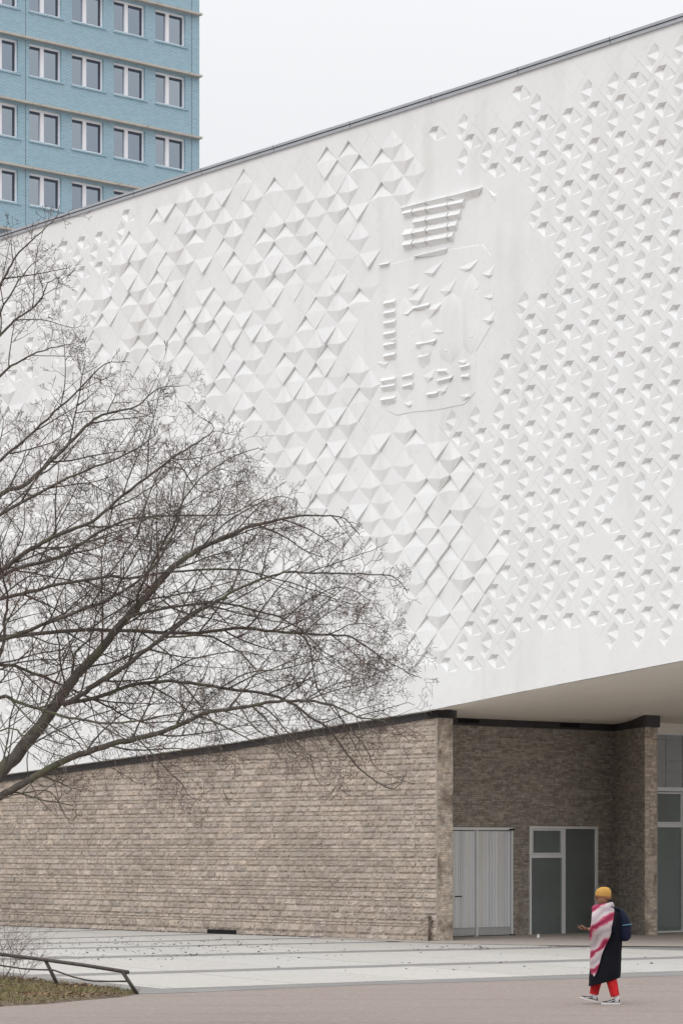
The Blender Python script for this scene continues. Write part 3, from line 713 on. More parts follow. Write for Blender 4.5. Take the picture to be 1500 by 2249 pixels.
# glazed bay to the right of the corner pier
GX = -.73; gy = lambda px: onX(px, 1900, GX)[0]; gz = lambda py: onX(1470, py, GX)[1]
G0, G1 = 8.0, 12.5
bay = MB(); bay.box((GX - .12, G0, gz(1612)), (GX + .02, G1, fb(WX) + .6)); bay = bay.obj('glazed_bay', M['soffit'], cinema)
z0b, zt1, zm = gz(2052), gz(1740), gz(1813)
cols = [gy(1436), gy(1497.5), gy(1503), gy(1568), gy(1573), gy(1640)]
mb = MB(); mb.box((GX - .06, G0, gz(1739)), (GX + .05, G1, gz(1730))); mb.box((GX - .06, G0, z0b), (GX + .05, G1, z0b + .075)); mb.box((GX - .06, G0, gz(1818)), (GX + .02, G1, gz(1810)))
for a, b in ((cols[1], cols[2]), (cols[3], cols[4])): mb.box((GX - .07, a, z0b + .076), (GX + .055, b, gz(1739.5)))
mb.obj('window_frame', M['frame'], bay)
for a, b in ((cols[0], cols[1]), (cols[2], cols[3]), (cols[4], G1)):
    mb = MB(); frame_rect(mb, GX - .04, GX + .03, a, b - .01, gz(1809.5), gz(1741), .04); mb.obj('sash', M['frame'], bay)
    pane(GX - .01, a + .03, b - .03, gz(1808), gz(1743), bay); pane(GX - .02, a, b, z0b + .07, gz(1818), bay)
mb = MB(); mb.box((GX - .08, G0, -.01), (GX + .12, G1, z0b - .004)); mb.obj('sill', M['kerb'], bay)
r = random.Random(3)
zz = [1731, 1718, 1696, 1672, 1626, 1613]
for a, b in ((G0, gy(1463)), (gy(1463.6), gy(1500)), (gy(1500.6), gy(1540)), (gy(1540.6), G1)):
    for k in range(5):
        mb = MB(); mb.box((GX - .06, a + .01, gz(zz[k]) + .006), (GX - .02 + r.random() * .01, b - .01, gz(zz[k + 1]) - .008)); mb.obj('frosted_panel', M['frost'], bay)
mb = MB(); mb.box((GX - .10, G0, gz(1731)), (GX - .065, G1, gz(1611))); mb.obj('panel_backing', M['frame'], bay)
mb = MB(); mb.box((GX - .02, G0, gz(1615)), (GX + .04, G1, gz(1611))); mb.obj('cover_strip', M['frame'], bay)
room('room', -5.0, GX - .15, 8.45, 12.9, 4.0)
mb = MB(); mb.box((-3.4, 9.2, .03), (-2.8, 9.25, 2.2)); mb.box((-3.2, 9.6, .03), (-2.4, 10.3, .9)); mb.box((-2.4, 10.0, .03), (-1.5, 10.9, .75)); mb.obj('room_furniture', M['furn'], cinema)

# ------------------------------------------------------------------ blue apartment block
BD = Vector((7250, F, 0)).normalized(); BY = 130.0
B0 = Vector((-CX / F * BY, BY, 0)); BRZ = math.atan2(BD.y, BD.x)
BMI = (Matrix.Translation(B0) @ Matrix.Rotation(BRZ, 4, 'Z')).inverted(); BC = BMI @ Vector((0, 0, CAMH))
def onB(px, py, y=0.0):
    d = BMI.to_3x3() @ Vector(((px - CX) / F, 1, (HZ - py) / F)); t = (y - BC.y) / d.y; p = BC + d * t; return p.x, p.z
mm_ = mat('blue_glazed_brick', (0.27, 0.43, 0.50, 1), 0.45, 0.05, 0.5, spec=0.4)
n, l = mm_.node_tree.nodes, mm_.node_tree.links
tcb = n.new('ShaderNodeTexCoord'); mpb = n.new('ShaderNodeMapping'); mpb.inputs['Rotation'].default_value = (math.radians(90), 0, 0)
l.new(tcb.outputs['Object'], mpb.inputs[0])
cmb = n.new('ShaderNodeSeparateXYZ'); l.new(tcb.outputs['Object'], cmb.inputs[0]); cb = n.new('ShaderNodeCombineXYZ')
sm_ = n.new('ShaderNodeMath'); sm_.operation = 'ADD'; l.new(cmb.outputs[0], sm_.inputs[0]); l.new(cmb.outputs[1], sm_.inputs[1])
l.new(sm_.outputs[0], cb.inputs[0]); l.new(cmb.outputs[2], cb.inputs[1])
bt = n.new('ShaderNodeTexBrick'); l.new(cb.outputs[0], bt.inputs[0])
bt.inputs['Scale'].default_value = 1; bt.inputs['Brick Width'].default_value = .25; bt.inputs['Row Height'].default_value = .068; bt.inputs['Mortar Size'].default_value = .009; bt.inputs['Mortar Smooth'].default_value = .2
bt.inputs['Color1'].default_value = (0.225, 0.405, 0.50, 1); bt.inputs['Color2'].default_value = (0.295, 0.48, 0.575, 1); bt.inputs['Mortar'].default_value = (0.50, 0.60, 0.66, 1)
l.new(bt.outputs[0], n['Principled BSDF'].inputs['Base Color'])
bb = n.new('ShaderNodeBump'); bb.inputs['Strength'].default_value = .4; bb.inputs['Distance'].default_value = .01; bb.invert = True; l.new(bt.outputs['Fac'], bb.inputs['Height']); l.new(bb.outputs[0], n['Principled BSDF'].inputs['Normal'])
over(mm_, (0.45, 0.38, 0.33, 1), 3.5, .64, .8, .3)
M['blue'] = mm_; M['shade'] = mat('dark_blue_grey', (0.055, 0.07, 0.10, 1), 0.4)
apt = empty('apartment_building', B0, BRZ)
tag(apt, 'tall apartment block clad in glazed blue brick behind the white hall', 'building')
XE = onB(438, 165)[0]
ledz = [onB(0, 68)[1]]; FH = (onB(0, 211.5)[1] - onB(0, 68)[1]); ledz = [ledz[0] + FH * k for k in range(-2, 13)]
ledz = [z for z in ledz if z > 3]
wcols = [(onB(a, 100)[0], onB(b, 100)[0]) for a, b in ((-26, 40), (64.5, 135), (158, 228), (250, 319), (341.5, 407.5))]
P0 = wcols[1][0]; step = (wcols[4][0] - wcols[1][0]) / 3
for k in range(2): a = wcols[0][0] - step; wcols.insert(0, (a, a + wcols[1][1] - wcols[1][0]))
wtop_off = onB(341.5, 144)[1]; 
# window head / sill height relative to the ledge above it (ledge front edge at px 341 row y 141)
ledge_at = [z for z in ledz]
zt_ = onB(374, 161)[1]; zbm = onB(374, 231)[1]
base_ledge = min(ledz, key=lambda z: abs(z - zt_ - .2))
hd, sl = base_ledge - zt_, base_ledge - zbm
holes = []
for z in ledz:
    for a, b in wcols: holes.append((a, b, z - sl, z - hd))
# wall as strips round the openings
mb = MB(); xsB = sorted({-14.0, XE, *[c for w in wcols for c in w]}); zsB = sorted({0.0, ledz[0] + 1 if False else max(ledz) + 1.5, *[h[2] for h in holes], *[h[3] for h in holes]})
ztopB = max(zsB)
for a, b in zip(xsB[:-1], xsB[1:]):
    for c, d in zip(zsB[:-1], zsB[1:]):
        if any(h[0] - .001 < (a + b) / 2 < h[1] + .001 and h[2] < (c + d) / 2 < h[3] for h in holes): continue
        mb.add([(a, 0, c), (b, 0, c), (b, 0, d), (a, 0, d)], [(0, 1, 2, 3)])
for (a, b, c, d) in holes:
    mb.add([(a,0,c),(b,0,c),(b,0,d),(a,0,d),(a,.28,c),(b,.28,c),(b,.28,d),(a,.28,d)], [(0,4,5,1),(3,2,6,7),(0,3,7,4),(1,5,6,2)])
mb.add([(XE,0,0),(XE,12,0),(XE,12,ztopB),(XE,0,ztopB)], [(0,1,2,3)]); mb.add([(-14,0,0),(-14,12,0),(-14,12,ztopB),(-14,0,ztopB)], [(0,3,2,1)])
mb.add([(-14,0,ztopB),(XE,0,ztopB),(XE,12,ztopB),(-14,12,ztopB)], [(0,1,2,3)]); mb.add([(-14,12,0),(XE,12,0),(XE,12,ztopB),(-14,12,ztopB)], [(0,3,2,1)])
# piers between the windows stand a little proud
mb.obj('wall', M['blue'], apt, fix=False)
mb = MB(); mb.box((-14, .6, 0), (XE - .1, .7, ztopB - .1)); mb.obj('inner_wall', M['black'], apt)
jx = [onB(65, 80)[0], onB(253, 120)[0]]
for z in ledz:
    segs = [-14.0] + jx + [XE + .004]
    for a, b in zip(segs[:-1], segs[1:]):
        mb = MB(); mb.box((a + .012, -.27, z - .10), (b - .012, .0, z)); 
        mb.obj('concrete_ledge', M['ledge'], apt)
    mb = MB(); x = -12.0
    while x < XE - .2: mb.box((x, -.012, z + .03), (x + .03, -.001, z + .09)); x += .41
    mb.obj('weep_slot', M['black'], apt)
mb = MB()
for px in (56, 421): 
    x = onB(px, 120)[0]; mb.box((x - .012, -.004, 3), (x + .012, -.001, ztopB))
mb.obj('movement_joint', M['zinc_dark'], apt)
def wpart(a, b, z0, z1):
    root = None; y0, y1 = .13, .21; w = b - a
    mb = MB(); fr = .085
    mb.box((a, y0, z1 - fr * 1.25), (b, y1, z1)); mb.box((a, y0, z0), (b, y1, z0 + fr)); mb.box((b - fr, y0, z0 + fr), (b, y1, z1 - fr * 1.25)); mb.box((a, y0, z0 + fr), (a + .03, y1, z1 - fr * 1.25))
    mc = a + w * .44; mb.box((mc - .10, y0 - .01, z0 + fr), (mc + .10, y1, z1 - fr * 1.25))
    root = mb.obj('window', M['pvc'], apt)
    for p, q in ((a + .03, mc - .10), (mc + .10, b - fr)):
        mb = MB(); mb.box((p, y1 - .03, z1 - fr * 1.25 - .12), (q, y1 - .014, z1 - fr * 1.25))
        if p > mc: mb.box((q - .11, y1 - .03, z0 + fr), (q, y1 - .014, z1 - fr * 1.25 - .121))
        mb.obj('shade_strip', M['shade'], root)  # dark colour stands in for the shaded reveal mirrored in the pane
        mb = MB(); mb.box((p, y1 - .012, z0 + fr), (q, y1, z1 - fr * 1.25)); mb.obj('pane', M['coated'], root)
    mb = MB(); mb.box((a - .03, -.05, z0 - .075), (b + .14, y0 - .002, z0 - .002)); mb.obj('sill', M['blue'], root)
for z in ledz:
    for a, b in wcols: wpart(a, b, z - sl, z - hd)

# ------------------------------------------------------------------ ground
mb = MB(); mb.add([(-900, -300, 0), (900, -300, 0), (900, 1500, 0), (-900, 1500, 0)], [(0, 1, 2, 3)])
tag(mb.obj('asphalt', M['asphalt'], fix=False), kind='structure')
E0 = [ground(355, 2184), ground(800, 2165), ground(1500, 2144.5)]        # asphalt edge of the plaza
KL = [ground(0, 2151), ground(307, 2184.5)]                              # kerb of the grass
def ext(a, b, t): return a + (b - a) * t
poly = [ext(E0[0], E0[1], 0), E0[1], ext(E0[1], E0[2], 3.2)]
far = ext(KL[1], KL[0], 5.0)
pl = [tuple(p.xy) for p in poly] + [(60, 110), (-60, 120), tuple(far.xy), tuple(KL[1].xy)]
mb = MB(); mb.add([(x, y, .004) for x, y in pl], [tuple(range(len(pl)))])
pav = mb.obj('pavement', M['paveband'], fix=False); tag(pav, kind='structure')
# stripes (two points on each centre line, half width in pixels at each)
STR = [((400,2137.8,3.0),(1500,2106,2.6)), ((120,2107.5,2.6),(1200,2084,2.2)), ((48,2088,1.5),(720,2074.2,1.3)), ((53,2076,1.3),(573,2065.6,1.1)), ((0,2067.3,1.2),(400,2056.2,1.0)), ((0,2051.5,1.0),(267,2045,.8))]
def line(a, b):                                       # half plane through two ground points: n.x + m.y >= d on the far side
    d = (b - a).xy.normalized(); n_ = Vector((-d.y, d.x)); 
    if n_.y < 0: n_ = -n_
    return n_.x, n_.y, n_.dot(a.xy)
bands = []
lo = line(ground(355, 2175), ground(1500, 2135.5))
edges = [lo]
for (x0, y0, w0), (x1, y1, w1) in STR:
    up = line(ground(x0, y0 - w0), ground(x1, y1 - w1)); dn = line(ground(x0, y0 + w0), ground(x1, y1 + w1))
    bands.append((edges[-1], dn)); edges.append(up)
wallline = line(C0 + Matrix.Rotation(RZ, 3, 'Z') @ Vector((-20, -.35, 0)), C0 + Matrix.Rotation(RZ, 3, 'Z') @ Vector((10, -.35, 0)))
bands.append((edges[-1], wallline))
lb = line(ground(48, 2142), ground(340, 2173.2))       # pale paving ends along the grass kerb
apr = line(ground(960, 2076), ground(1500, 2081.5))     # dusty apron along the building on the right
jd = Vector((-3200, F, 0)).normalized(); jn = Vector((jd.y, -jd.x, 0)); j0 = ground(712, 2110)
r = random.Random(11)
nsl = 0
for bi, (lo_, hi_) in enumerate(bands):
    for k in range(-30, 14):
        a = j0 + Vector((2.8 * k, 0, 0)); b = a + Vector((2.8, 0, 0)); g2 = .016
        quad = [(-80, 30), (80, 30), (80, 130), (-80, 130)]
        quad = clip(quad, jn.x, jn.y, jn.dot(a) + g2); quad = quad and clip(quad, -jn.x, -jn.y, -(jn.dot(b) - g2))
        quad = quad and clip(quad, *lo_); quad = quad and clip(quad, -hi_[0], -hi_[1], -hi_[2])
        quad = quad and clip(quad, *lb); quad = quad and clip(quad, -wallline[0], -wallline[1], -wallline[2])
        quad = quad and clip(quad, 1, 0, -40); quad = quad and clip(quad, -1, 0, -16)
        if not quad or len(quad) < 3: continue
        ar = abs(sum(quad[i][0] * quad[(i + 1) % len(quad)][1] - quad[(i + 1) % len(quad)][0] * quad[i][1] for i in range(len(quad)))) / 2
        if ar < .15: continue
        cx_ = sum(p[0] for p in quad) / len(quad); cy_ = sum(p[1] for p in quad) / len(quad)
        h = .016 + r.random() * .003
        mb = MB(); mb.prism([(x - cx_, y - cy_) for x, y in quad], .002, h, lambda x, y, z: (x, y, z)); o = mb.obj('paving_slab', M['slab'], pav); o.location = (cx_, cy_, 0); nsl += 1
ap = [ground(690, 2063.5), ground(960, 2075), ground(1200, 2080), ground(1500, 2082.5), ground(1750, 2084)]
quad = [tuple(p.xy) for p in ap] + [(16, 90), (6, 90), (ap[0].x + .2, ap[0].y + .6)]
mb = MB(); mb.add([(x, y, .024) for x, y in quad], [tuple(range(len(quad)))]); tag(mb.obj('building_apron', M['apron'], fix=False), kind='structure')

# leaf litter on the plaza
r = random.Random(21); mb = MB()
for k in range(1900):
    if k < 1300: px, py = r.gauss(320, 210), 2075 + r.random() ** 1.3 * 45 - r.random() * 18
    elif k < 1650: px, py = r.uniform(900, 1480), 2070 + r.random() * 18
    else: px, py = r.uniform(0, 1500), r.uniform(2060, 2140)
    if py < 2046 + px * .03: continue
    if noise.noise(Vector((px / 45, py / 7, 8))) < r.uniform(-.25, .35): continue
    g_ = ground(px, py); s = r.uniform(.008, .042); a = r.random() * 6.3; t = r.uniform(.1, .7)
    ca, sa = math.cos(a) * s, math.sin(a) * s
    mb.add([(g_.x - ca, g_.y - sa * 1.2, .019), (g_.x + sa * .6, g_.y - ca * .6, .021 + s * t), (g_.x + ca, g_.y + sa, .02), (g_.x - sa * .6, g_.y + ca * .6, .022 + s * t * .6)], [(0, 1, 2, 3)], r.random())
tag(mb.obj('leaf_litter', M['litter'], fix=False), 'dark dry leaf bits strewn over the pale paving', 'leaf litter', kind='stuff')

# grass verge with kerb
gp = [ground(-90, 2140), KL[0], ground(150, 2166), KL[1] + Vector((0, -.03, 0)), ground(262, 2192), ground(180, 2199), ground(100, 2207), ground(40, 2210), ground(-90, 2218)]
gp2 = [tuple(p.xy) for p in gp]
gh = lambda x, y: .05 + .03 * noise.noise(Vector((x * 1.3, y * 1.3, 0))) + .01 * noise.noise(Vector((x * 6, y * 6, 2)))
mb = MB(); cx_ = sum(p[0] for p in gp2) / len(gp2); cy_ = sum(p[1] for p in gp2) / len(gp2)
ring = [(x, y, .0) for x, y in gp2]; rings = [ring]
for f_ in (.93, .75, .5, .25): rings.append([(cx_ + (x - cx_) * f_, cy_ + (y - cy_) * f_, gh(cx_ + (x - cx_) * f_, cy_ + (y - cy_) * f_)) for x, y in gp2])
vs = [p for rg in rings for p in rg] + [(cx_, cy_, gh(cx_, cy_))]; N = len(gp2)
mb.add(vs, [(k * N + i, k * N + (i + 1) % N, (k + 1) * N + (i + 1) % N, (k + 1) * N + i) for k in range(4) for i in range(N)] + [(4 * N + i, 4 * N + (i + 1) % N, 5 * N) for i in range(N)])
tag(mb.obj('grass_verge', M['soil']), kind='structure')
r = random.Random(5); gb = MB(); lf = MB()
x0, x1 = min(p[0] for p in gp2), max(p[0] for p in gp2); y0, y1 = min(p[1] for p in gp2), max(p[1] for p in gp2)
for k in range(26000):
    x, y = r.uniform(max(x0, -7.0), x1), r.uniform(y0, y1)
    if not inpoly(x, y, gp2): continue
    d = noise.noise(Vector((x * 1.1, y * 1.1, 5)))
    z = max(.0, gh(x, y) - .02)
    if d > -.12 and r.random() < .75:
        h = r.uniform(.03, .085) * (1 + d); a = r.random() * 6.3; w = .006; bx, by = math.cos(a) * h * r.uniform(.3, 1.0), math.sin(a) * h * .6
        gb.add([(x - w, y, z), (x + w, y, z), (x + bx, y + by, z + h)], [(0, 1, 2)], r.random())
    elif r.random() < .35:
        s = r.uniform(.018, .045); a = r.random() * 6.3; ca, sa = math.cos(a) * s, math.sin(a) * s; z += .02
        lf.add([(x - ca, y - sa, z), (x + sa * .6, y - ca * .6, z + s * r.random()), (x + ca, y + sa, z + .01), (x - sa * .6, y + ca * .6, z + s * r.random())], [(0, 1, 2, 3)], r.random())
tag(gb.obj('grass', M['grass'], fix=False), 'patchy winter grass on the corner verge', 'grass', kind='stuff')
tag(lf.obj('fallen_leaves', M['leaf'], fix=False), 'brown dry leaves lying in the grass of the corner verge', 'leaves', kind='stuff')
mb = MB(); ka, kb = ext(KL[1], KL[0], 4.0), KL[1] + Vector((-.12, .02, 0)); kd = (kb - ka).normalized(); kn = Vector((-kd.y, kd.x, 0)) * .05
mb.add([ka - kn, kb - kn, kb + kn, ka + kn] + [p + Vector((0, 0, .06)) for p in (ka - kn, kb - kn, kb + kn, ka + kn)], [(4, 5, 6, 7), (0, 1, 5, 4), (1, 2, 6, 5), (2, 3, 7, 6), (3, 0, 4, 7)])
tag(mb.obj('kerb', M['kerb']), kind='structure')

# ------------------------------------------------------------------ low brown rail
r2 = ground(302, 2185.5); r1 = ground(130, 2171); r0 = ground(-48, 2160)
tY = lambda p: p.y
rail = empty('knee_rail', ground(130, 2171)); tag(rail, 'low brown steel tube rail with leaning posts along the grass', 'railing')
def rl(p): return Vector(p) - rail.location
tops = [at(-70, 2088, r0.y), at(99, 2109, r1.y), at(269, 2136, r2.y)]
mb = MB(); endp = at(281, 2136.5, r2.y - .03)
mb.tube([rl(at(-160, 2076, r0.y + 2)), rl(tops[0]), rl(tops[1] + Vector((0, 0, -.004))), rl(at(190, 2122, (r1.y + r2.y) / 2)), rl(endp)], .031, 12); mb.obj('top_tube', M['rail'], rail, True)
for b, t in zip((r0, r1, r2), tops):
    mb = MB(); mb.tube([rl(b), rl(t)], .03, 10); mb.obj('post', M['rail'], rail, True)
c0 = at(116, 2131.5, r1.y); c1 = at(278, 2156.5, r2.y)
mb = MB(); pts = []
for (px, py) in ((116,2131.5),(135,2138),(160,2147),(185,2153),(205,2156),(240,2157),(278,2156.5)):
    t = (px - 116) / 162; pts.append(rl(at(px, py, r1.y * (1 - t) + r2.y * t)))
mb.tube(pts, .014, 8); mb.obj('lower_bar', M['rail'], rail, True)
mb = MB(); pts = [rl(at(px, py, r0.y + (r1.y - r0.y) * (px + 60) / 166)) for px, py in ((-60,2112),(0,2121.5),(50,2129),(80,2131),(106,2131.5))]
mb.tube(pts, .014, 8); mb.obj('lower_bar', M['rail'], rail, True)

# ------------------------------------------------------------------ bare trees: limbs read off the photograph, twigs grown into the crown
TY = 33.0
def smooth_poly(P, n=4):
    out = []
    for i in range(len(P) - 1):
        a, b, c, d = P[max(i - 1, 0)], P[i], P[i + 1], P[min(i + 2, len(P) - 1)]
        for k in range(n):
            t = k / n
            out.append(tuple(.5 * ((2 * b[j]) + (-a[j] + c[j]) * t + (2 * a[j] - 5 * b[j] + 4 * c[j] - d[j]) * t * t + (-a[j] + 3 * b[j] - 3 * c[j] + d[j]) * t ** 3) for j in range(len(b))))
    out.append(tuple(P[-1])); return out
# (pixels along the limb, first and last radius in px, depth offset at start and end)
LIMBS = [
 ([(-330,2050),(-180,1890),(-60,1760),(0,1697),(33,1663),(73,1613),(110,1567),(133,1530),(157,1497),(180,1470),(213,1437),(247,1393),(287,1347),(317,1317),(367,1260),(410,1223),(450,1200),(501,1176),(552,1155),(603,1145),(654,1133),(715,1132),(756,1140),(790,1176)], 34, 1.6, 0, .8),
 ([(-330,2090),(-200,1960),(-60,1800),(0,1750),(33,1733),(100,1693),(150,1667),(200,1650),(250,1633),(300,1623),(350,1610),(400,1590),(450,1567),(518,1557),(586,1543),(640,1540),(705,1543),(756,1560),(790,1577),(824,1580),(851,1590),(902,1628)], 20, 1.4, -.4, -1.4),
 ([(133,1530),(143,1547),(187,1520),(233,1490),(267,1470),(300,1443),(350,1407),(393,1373),(433,1343),(467,1327),(500,1307),(535,1288),(586,1268),(637,1256),(688,1259),(773,1261),(841,1262),(875,1274),(895,1302)], 12, 1.4, 0, -.6),
 ([(133,1545),(160,1543),(217,1530),(300,1503),(367,1497),(433,1503),(500,1513),(586,1526),(637,1543),(688,1580),(722,1601),(756,1648),(790,1689),(824,1716),(858,1733),(878,1723),(895,1692)], 9, 1.6, 0, .5),
 ([(-200,1500),(-60,1455),(0,1460),(33,1463),(83,1483),(133,1503),(183,1527),(233,1550),(283,1577),(333,1588),(400,1584),(450,1592)], 9, 1.6, .6, 1.4),
 ([(-260,900),(-120,800),(-50,700),(0,624),(19,589),(42,554),(80,518),(122,477),(131,448)], 8, 1.2, .5, .8),
 ([(-200,960),(-80,820),(0,736),(32,704),(70,678),(93,650),(106,621),(134,608)], 7, 1.2, 0, -.6),
 ([(-220,980),(-80,900),(0,826),(35,797),(80,774),(122,762),(166,755)], 7, 1.2, -.5, 0),
 ([(-300,1300),(-150,1200),(0,1085),(48,1069),(96,1027),(154,973),(198,928),(224,912),(278,899),(304,890),(352,851),(400,848)], 12, 1.4, .2, 1.0),
 ([(-260,1420),(-80,1300),(0,1257),(33,1230),(83,1197),(133,1173),(200,1147),(256,1100),(320,1050),(394,995),(438,970),(470,940),(441,915)], 12, 1.2, -.3, -.8),
 ([(-260,1440),(-60,1300),(0,1267),(40,1247),(100,1233),(150,1213),(200,1180),(250,1153),(300,1137),(383,1133),(500,1130),(560,1100),(590,1080)], 11, 1.3, .5, 1.2),
 ([(-280,1480),(-80,1350),(0,1317),(67,1300),(133,1283),(233,1267),(283,1270),(367,1257),(500,1250),(560,1258),(620,1275),(700,1300),(740,1320)], 10, 1.3, .1, .2),
 ([(-280,1560),(-60,1430),(20,1400),(67,1383),(117,1363),(200,1333),(267,1300),(333,1250),(383,1167),(400,1100),(410,1050),(450,1000)], 11, 1.2, -.6, -1.5),
 ([(-100,1600),(-40,1500),(3,1433),(10,1367),(17,1317),(7,1267),(0,1230),(-20,1150),(10,1080),(60,1020)], 8, 1.2, -1.2, -1.8),
 ([(150,1500),(157,1493),(167,1433),(200,1400),(217,1340),(260,1290),(270,1220),(300,1180)], 6, 1.2, .2, .9),
 ([(297,1335),(300,1330),(310,1287),(360,1190),(383,1150),(400,1105),(440,1050),(500,1010),(560,985),(582,990)], 6, 1.1, 0, -.9),
 ([(0,1400),(200,1383),(400,1392),(518,1380),(603,1387),(688,1393),(756,1397),(790,1410),(841,1448),(885,1472),(926,1492)], 9, 1.2, .8, .3),
 ([(250,1385),(300,1350),(450,1325),(501,1327),(552,1339),(613,1356),(667,1387),(705,1427),(739,1451),(773,1475),(851,1495)], 7, 1.2, .1, -.6),
 ([(350,1400),(450,1397),(501,1417),(535,1441),(566,1475),(603,1509),(654,1536)], 5, 1.1, 0, .9),
 ([(640,1388),(654,1390),(681,1421),(685,1458),(695,1506),(715,1540),(790,1625),(810,1655),(821,1682),(865,1706)], 4.2, 1.2, .3, -.2),
 ([(-120,1590),(0,1533),(33,1540),(100,1563),(150,1577),(233,1588),(300,1583),(380,1570),(460,1560),(540,1580),(600,1640)], 8, 1.3, -1.0, -1.8),
 ([(90,1590),(110,1593),(167,1630),(190,1653),(267,1700),(300,1720)], 4, 1.1, 0, -.5),
 ([(290,1615),(300,1620),(350,1673),(400,1723),(412,1745),(440,1760)], 4, 1.1, -.6, -1.2),
 ([(0,1752),(10,1752),(50,1743),(110,1740),(150,1800),(170,1795)], 4, 1.1, -.4, -.9),
 ([(560,1545),(600,1570),(640,1620),(680,1660),(690,1700),(705,1728)], 4, 1.1, -1.0, -1.3),
 ([(520,1540),(560,1600),(600,1620),(640,1625)], 3, 1.0, -1.0, -1.0),
 ([(-260,1180),(-100,1080),(0,1010),(60,960),(120,905),(170,860),(230,800),(285,795)], 9, 1.2, .9, .4),
 ([(-200,1230),(0,1130),(80,1085),(170,1040),(250,1010),(330,965),(350,930)], 8, 1.2, -.9, -1.4),
 ([(-200,860),(-40,740),(20,650),(60,590),(100,560)], 6, 1.2, -.9, -1.2),
 ([(430,1225),(480,1160),(560,1110),(620,1090),(660,1110)], 4, 1.0, .3, -.3),
 ([(600,1385),(660,1330),(740,1290),(800,1310),(845,1360)], 3.6, 1.0, .5, .9),
 ([(720,1395),(780,1370),(830,1380),(860,1400)], 2.8, 1.0, .3, .5),
 ([(480,1515),(540,1480),(620,1470),(700,1450),(745,1440)], 3.6, 1.0, .2, .8),
 ([(660,1545),(720,1510),(790,1490),(800,1510)], 3.0, 1.0, -1.1, -.7),
 ([(780,1575),(840,1560),(890,1545),(912,1548)], 2.4, .9, -1.2, -1.2),
 ([(680,1258),(740,1235),(800,1215),(852,1192)], 2.6, .9, -.3, -.2),
 ([(330,1500),(420,1450),(520,1430),(580,1440)], 4, 1.0, .1, -.8),
 ([(-100,1650),(20,1600),(60,1640),(60,1700),(90,1760),(120,1790)], 4, 1.0, -1.3, -1.6),
 ([(300,1180),(330,1080),(380,1010),(440,1080),(520,1060)], 4, 1.0, .9, 1.4),
]
tree = empty('bare_tree', at(-330, HZ, TY) * 1); tree.location.z = 0
tag(tree, 'leafless old tree reaching in from the left in front of the white facade', 'tree')
TO = Vector(tree.location)
PXM = F / TY
nodes = []; parent = []; rad0 = []
limb_paths = []
for (P, ra, rb, da, db) in LIMBS:
    S = smooth_poly(P, 4); L = len(S); pts = []; rr = []
    ph = R.random() * 6
    for i, (x, y) in enumerate(S):
        t = i / (L - 1); Y = TY + da + (db - da) * t + .25 * math.sin(ph + t * 5)
        pts.append(at(x, y, Y) + Vector((R.uniform(-1, 1), 0, R.uniform(-1, 1))) * .008); rr.append((rb + (ra - rb) * (1 - t) ** (1.15 if ra > 15 else 1.0)) * .52 / PXM)
    limb_paths.append((pts, rr))
    prev = -1
    for i in range(L):
        nodes.append(pts[i]); parent.append(prev); rad0.append(rr[i]); prev = len(nodes) - 1
trunk = MB(); tp = [at(-330, HZ, TY)]; base = Vector((TO.x, TO.y, -.1))
trunk.tube([base, base + Vector((.02, 0, .4)), base + Vector((.0, 0, 1.2)), base + Vector((.05, 0, 2.4)), Vector((TO.x + .1, TY - .3, 4.2)), Vector((TO.x + .2, TY, 6.0)), Vector((TO.x + .35, TY + .3, 7.6)), Vector((TO.x + .5, TY + .3, 9.2))], [.42, .34, .29, .27, .2, .15, .1, .05], 16)
me = trunk.obj('trunk', M['bark'], None, True); me.parent = tree; me.matrix_parent_inverse = Matrix.Translation(-TO)
for (pts, rr) in limb_paths:
    mb = MB()
    p0, q0 = pts[0], rr[0]
    px0 = CX + F * p0.x / p0.y
    P_, Q_ = list(pts), list(rr)
    if px0 < -50:                                         # lead the limb back to the trunk
        tz = max(1.6, min(8.8, p0.z - .5)); P_ = [Vector((TO.x + .1, TY, tz))] + P_; Q_ = [q0 * 1.3] + Q_
    mb.tube([p - TO for p in P_], Q_, 8 if rr[0] > .02 else 6)
    mb.obj('branch', M['bark'], tree, True, fix=False)
# side branches leaving the limbs
rb_ = random.Random(31); side_paths = []
def px_of(p): return CX + F * p.x / p.y, HZ - F * (p.z - CAMH) / p.y
def side(p, d, L, r0, dep):
    pts = [p]; n = max(4, int(L / .09)); ok = 0
    for k in range(n):
        d = (d + Vector((rb_.gauss(0, .075), rb_.gauss(0, .07), rb_.gauss(0, .075) + .015))).normalized(); p = p + d * L / n
        x, y = px_of(p)
        if x > -40 and not inpoly(x, y, CROWN): break
        pts.append(p)
    if len(pts) < 4: return
    rr = [r0 * (1 - .62 * k / len(pts)) for k in range(len(pts))]
    side_paths.append((pts, rr)); prev = -1
    for q, ra in zip(pts, rr): nodes.append(q); parent.append(prev); rad0.append(ra); prev = len(nodes) - 1
    if dep < 1:
        for k in range(2, len(pts) - 1):
            if rb_.random() < .30:
                e = (pts[k] - pts[k - 1]).normalized(); s_ = rb_.choice((-1, 1)); a = math.radians(rb_.uniform(30, 60)) * s_
                side(pts[k], (Matrix.Rotation(a, 3, 'Y') @ e + Vector((0, rb_.gauss(0, .3), 0))).normalized(), L * rb_.uniform(.3, .55), rr[k] * .7, dep + 1)
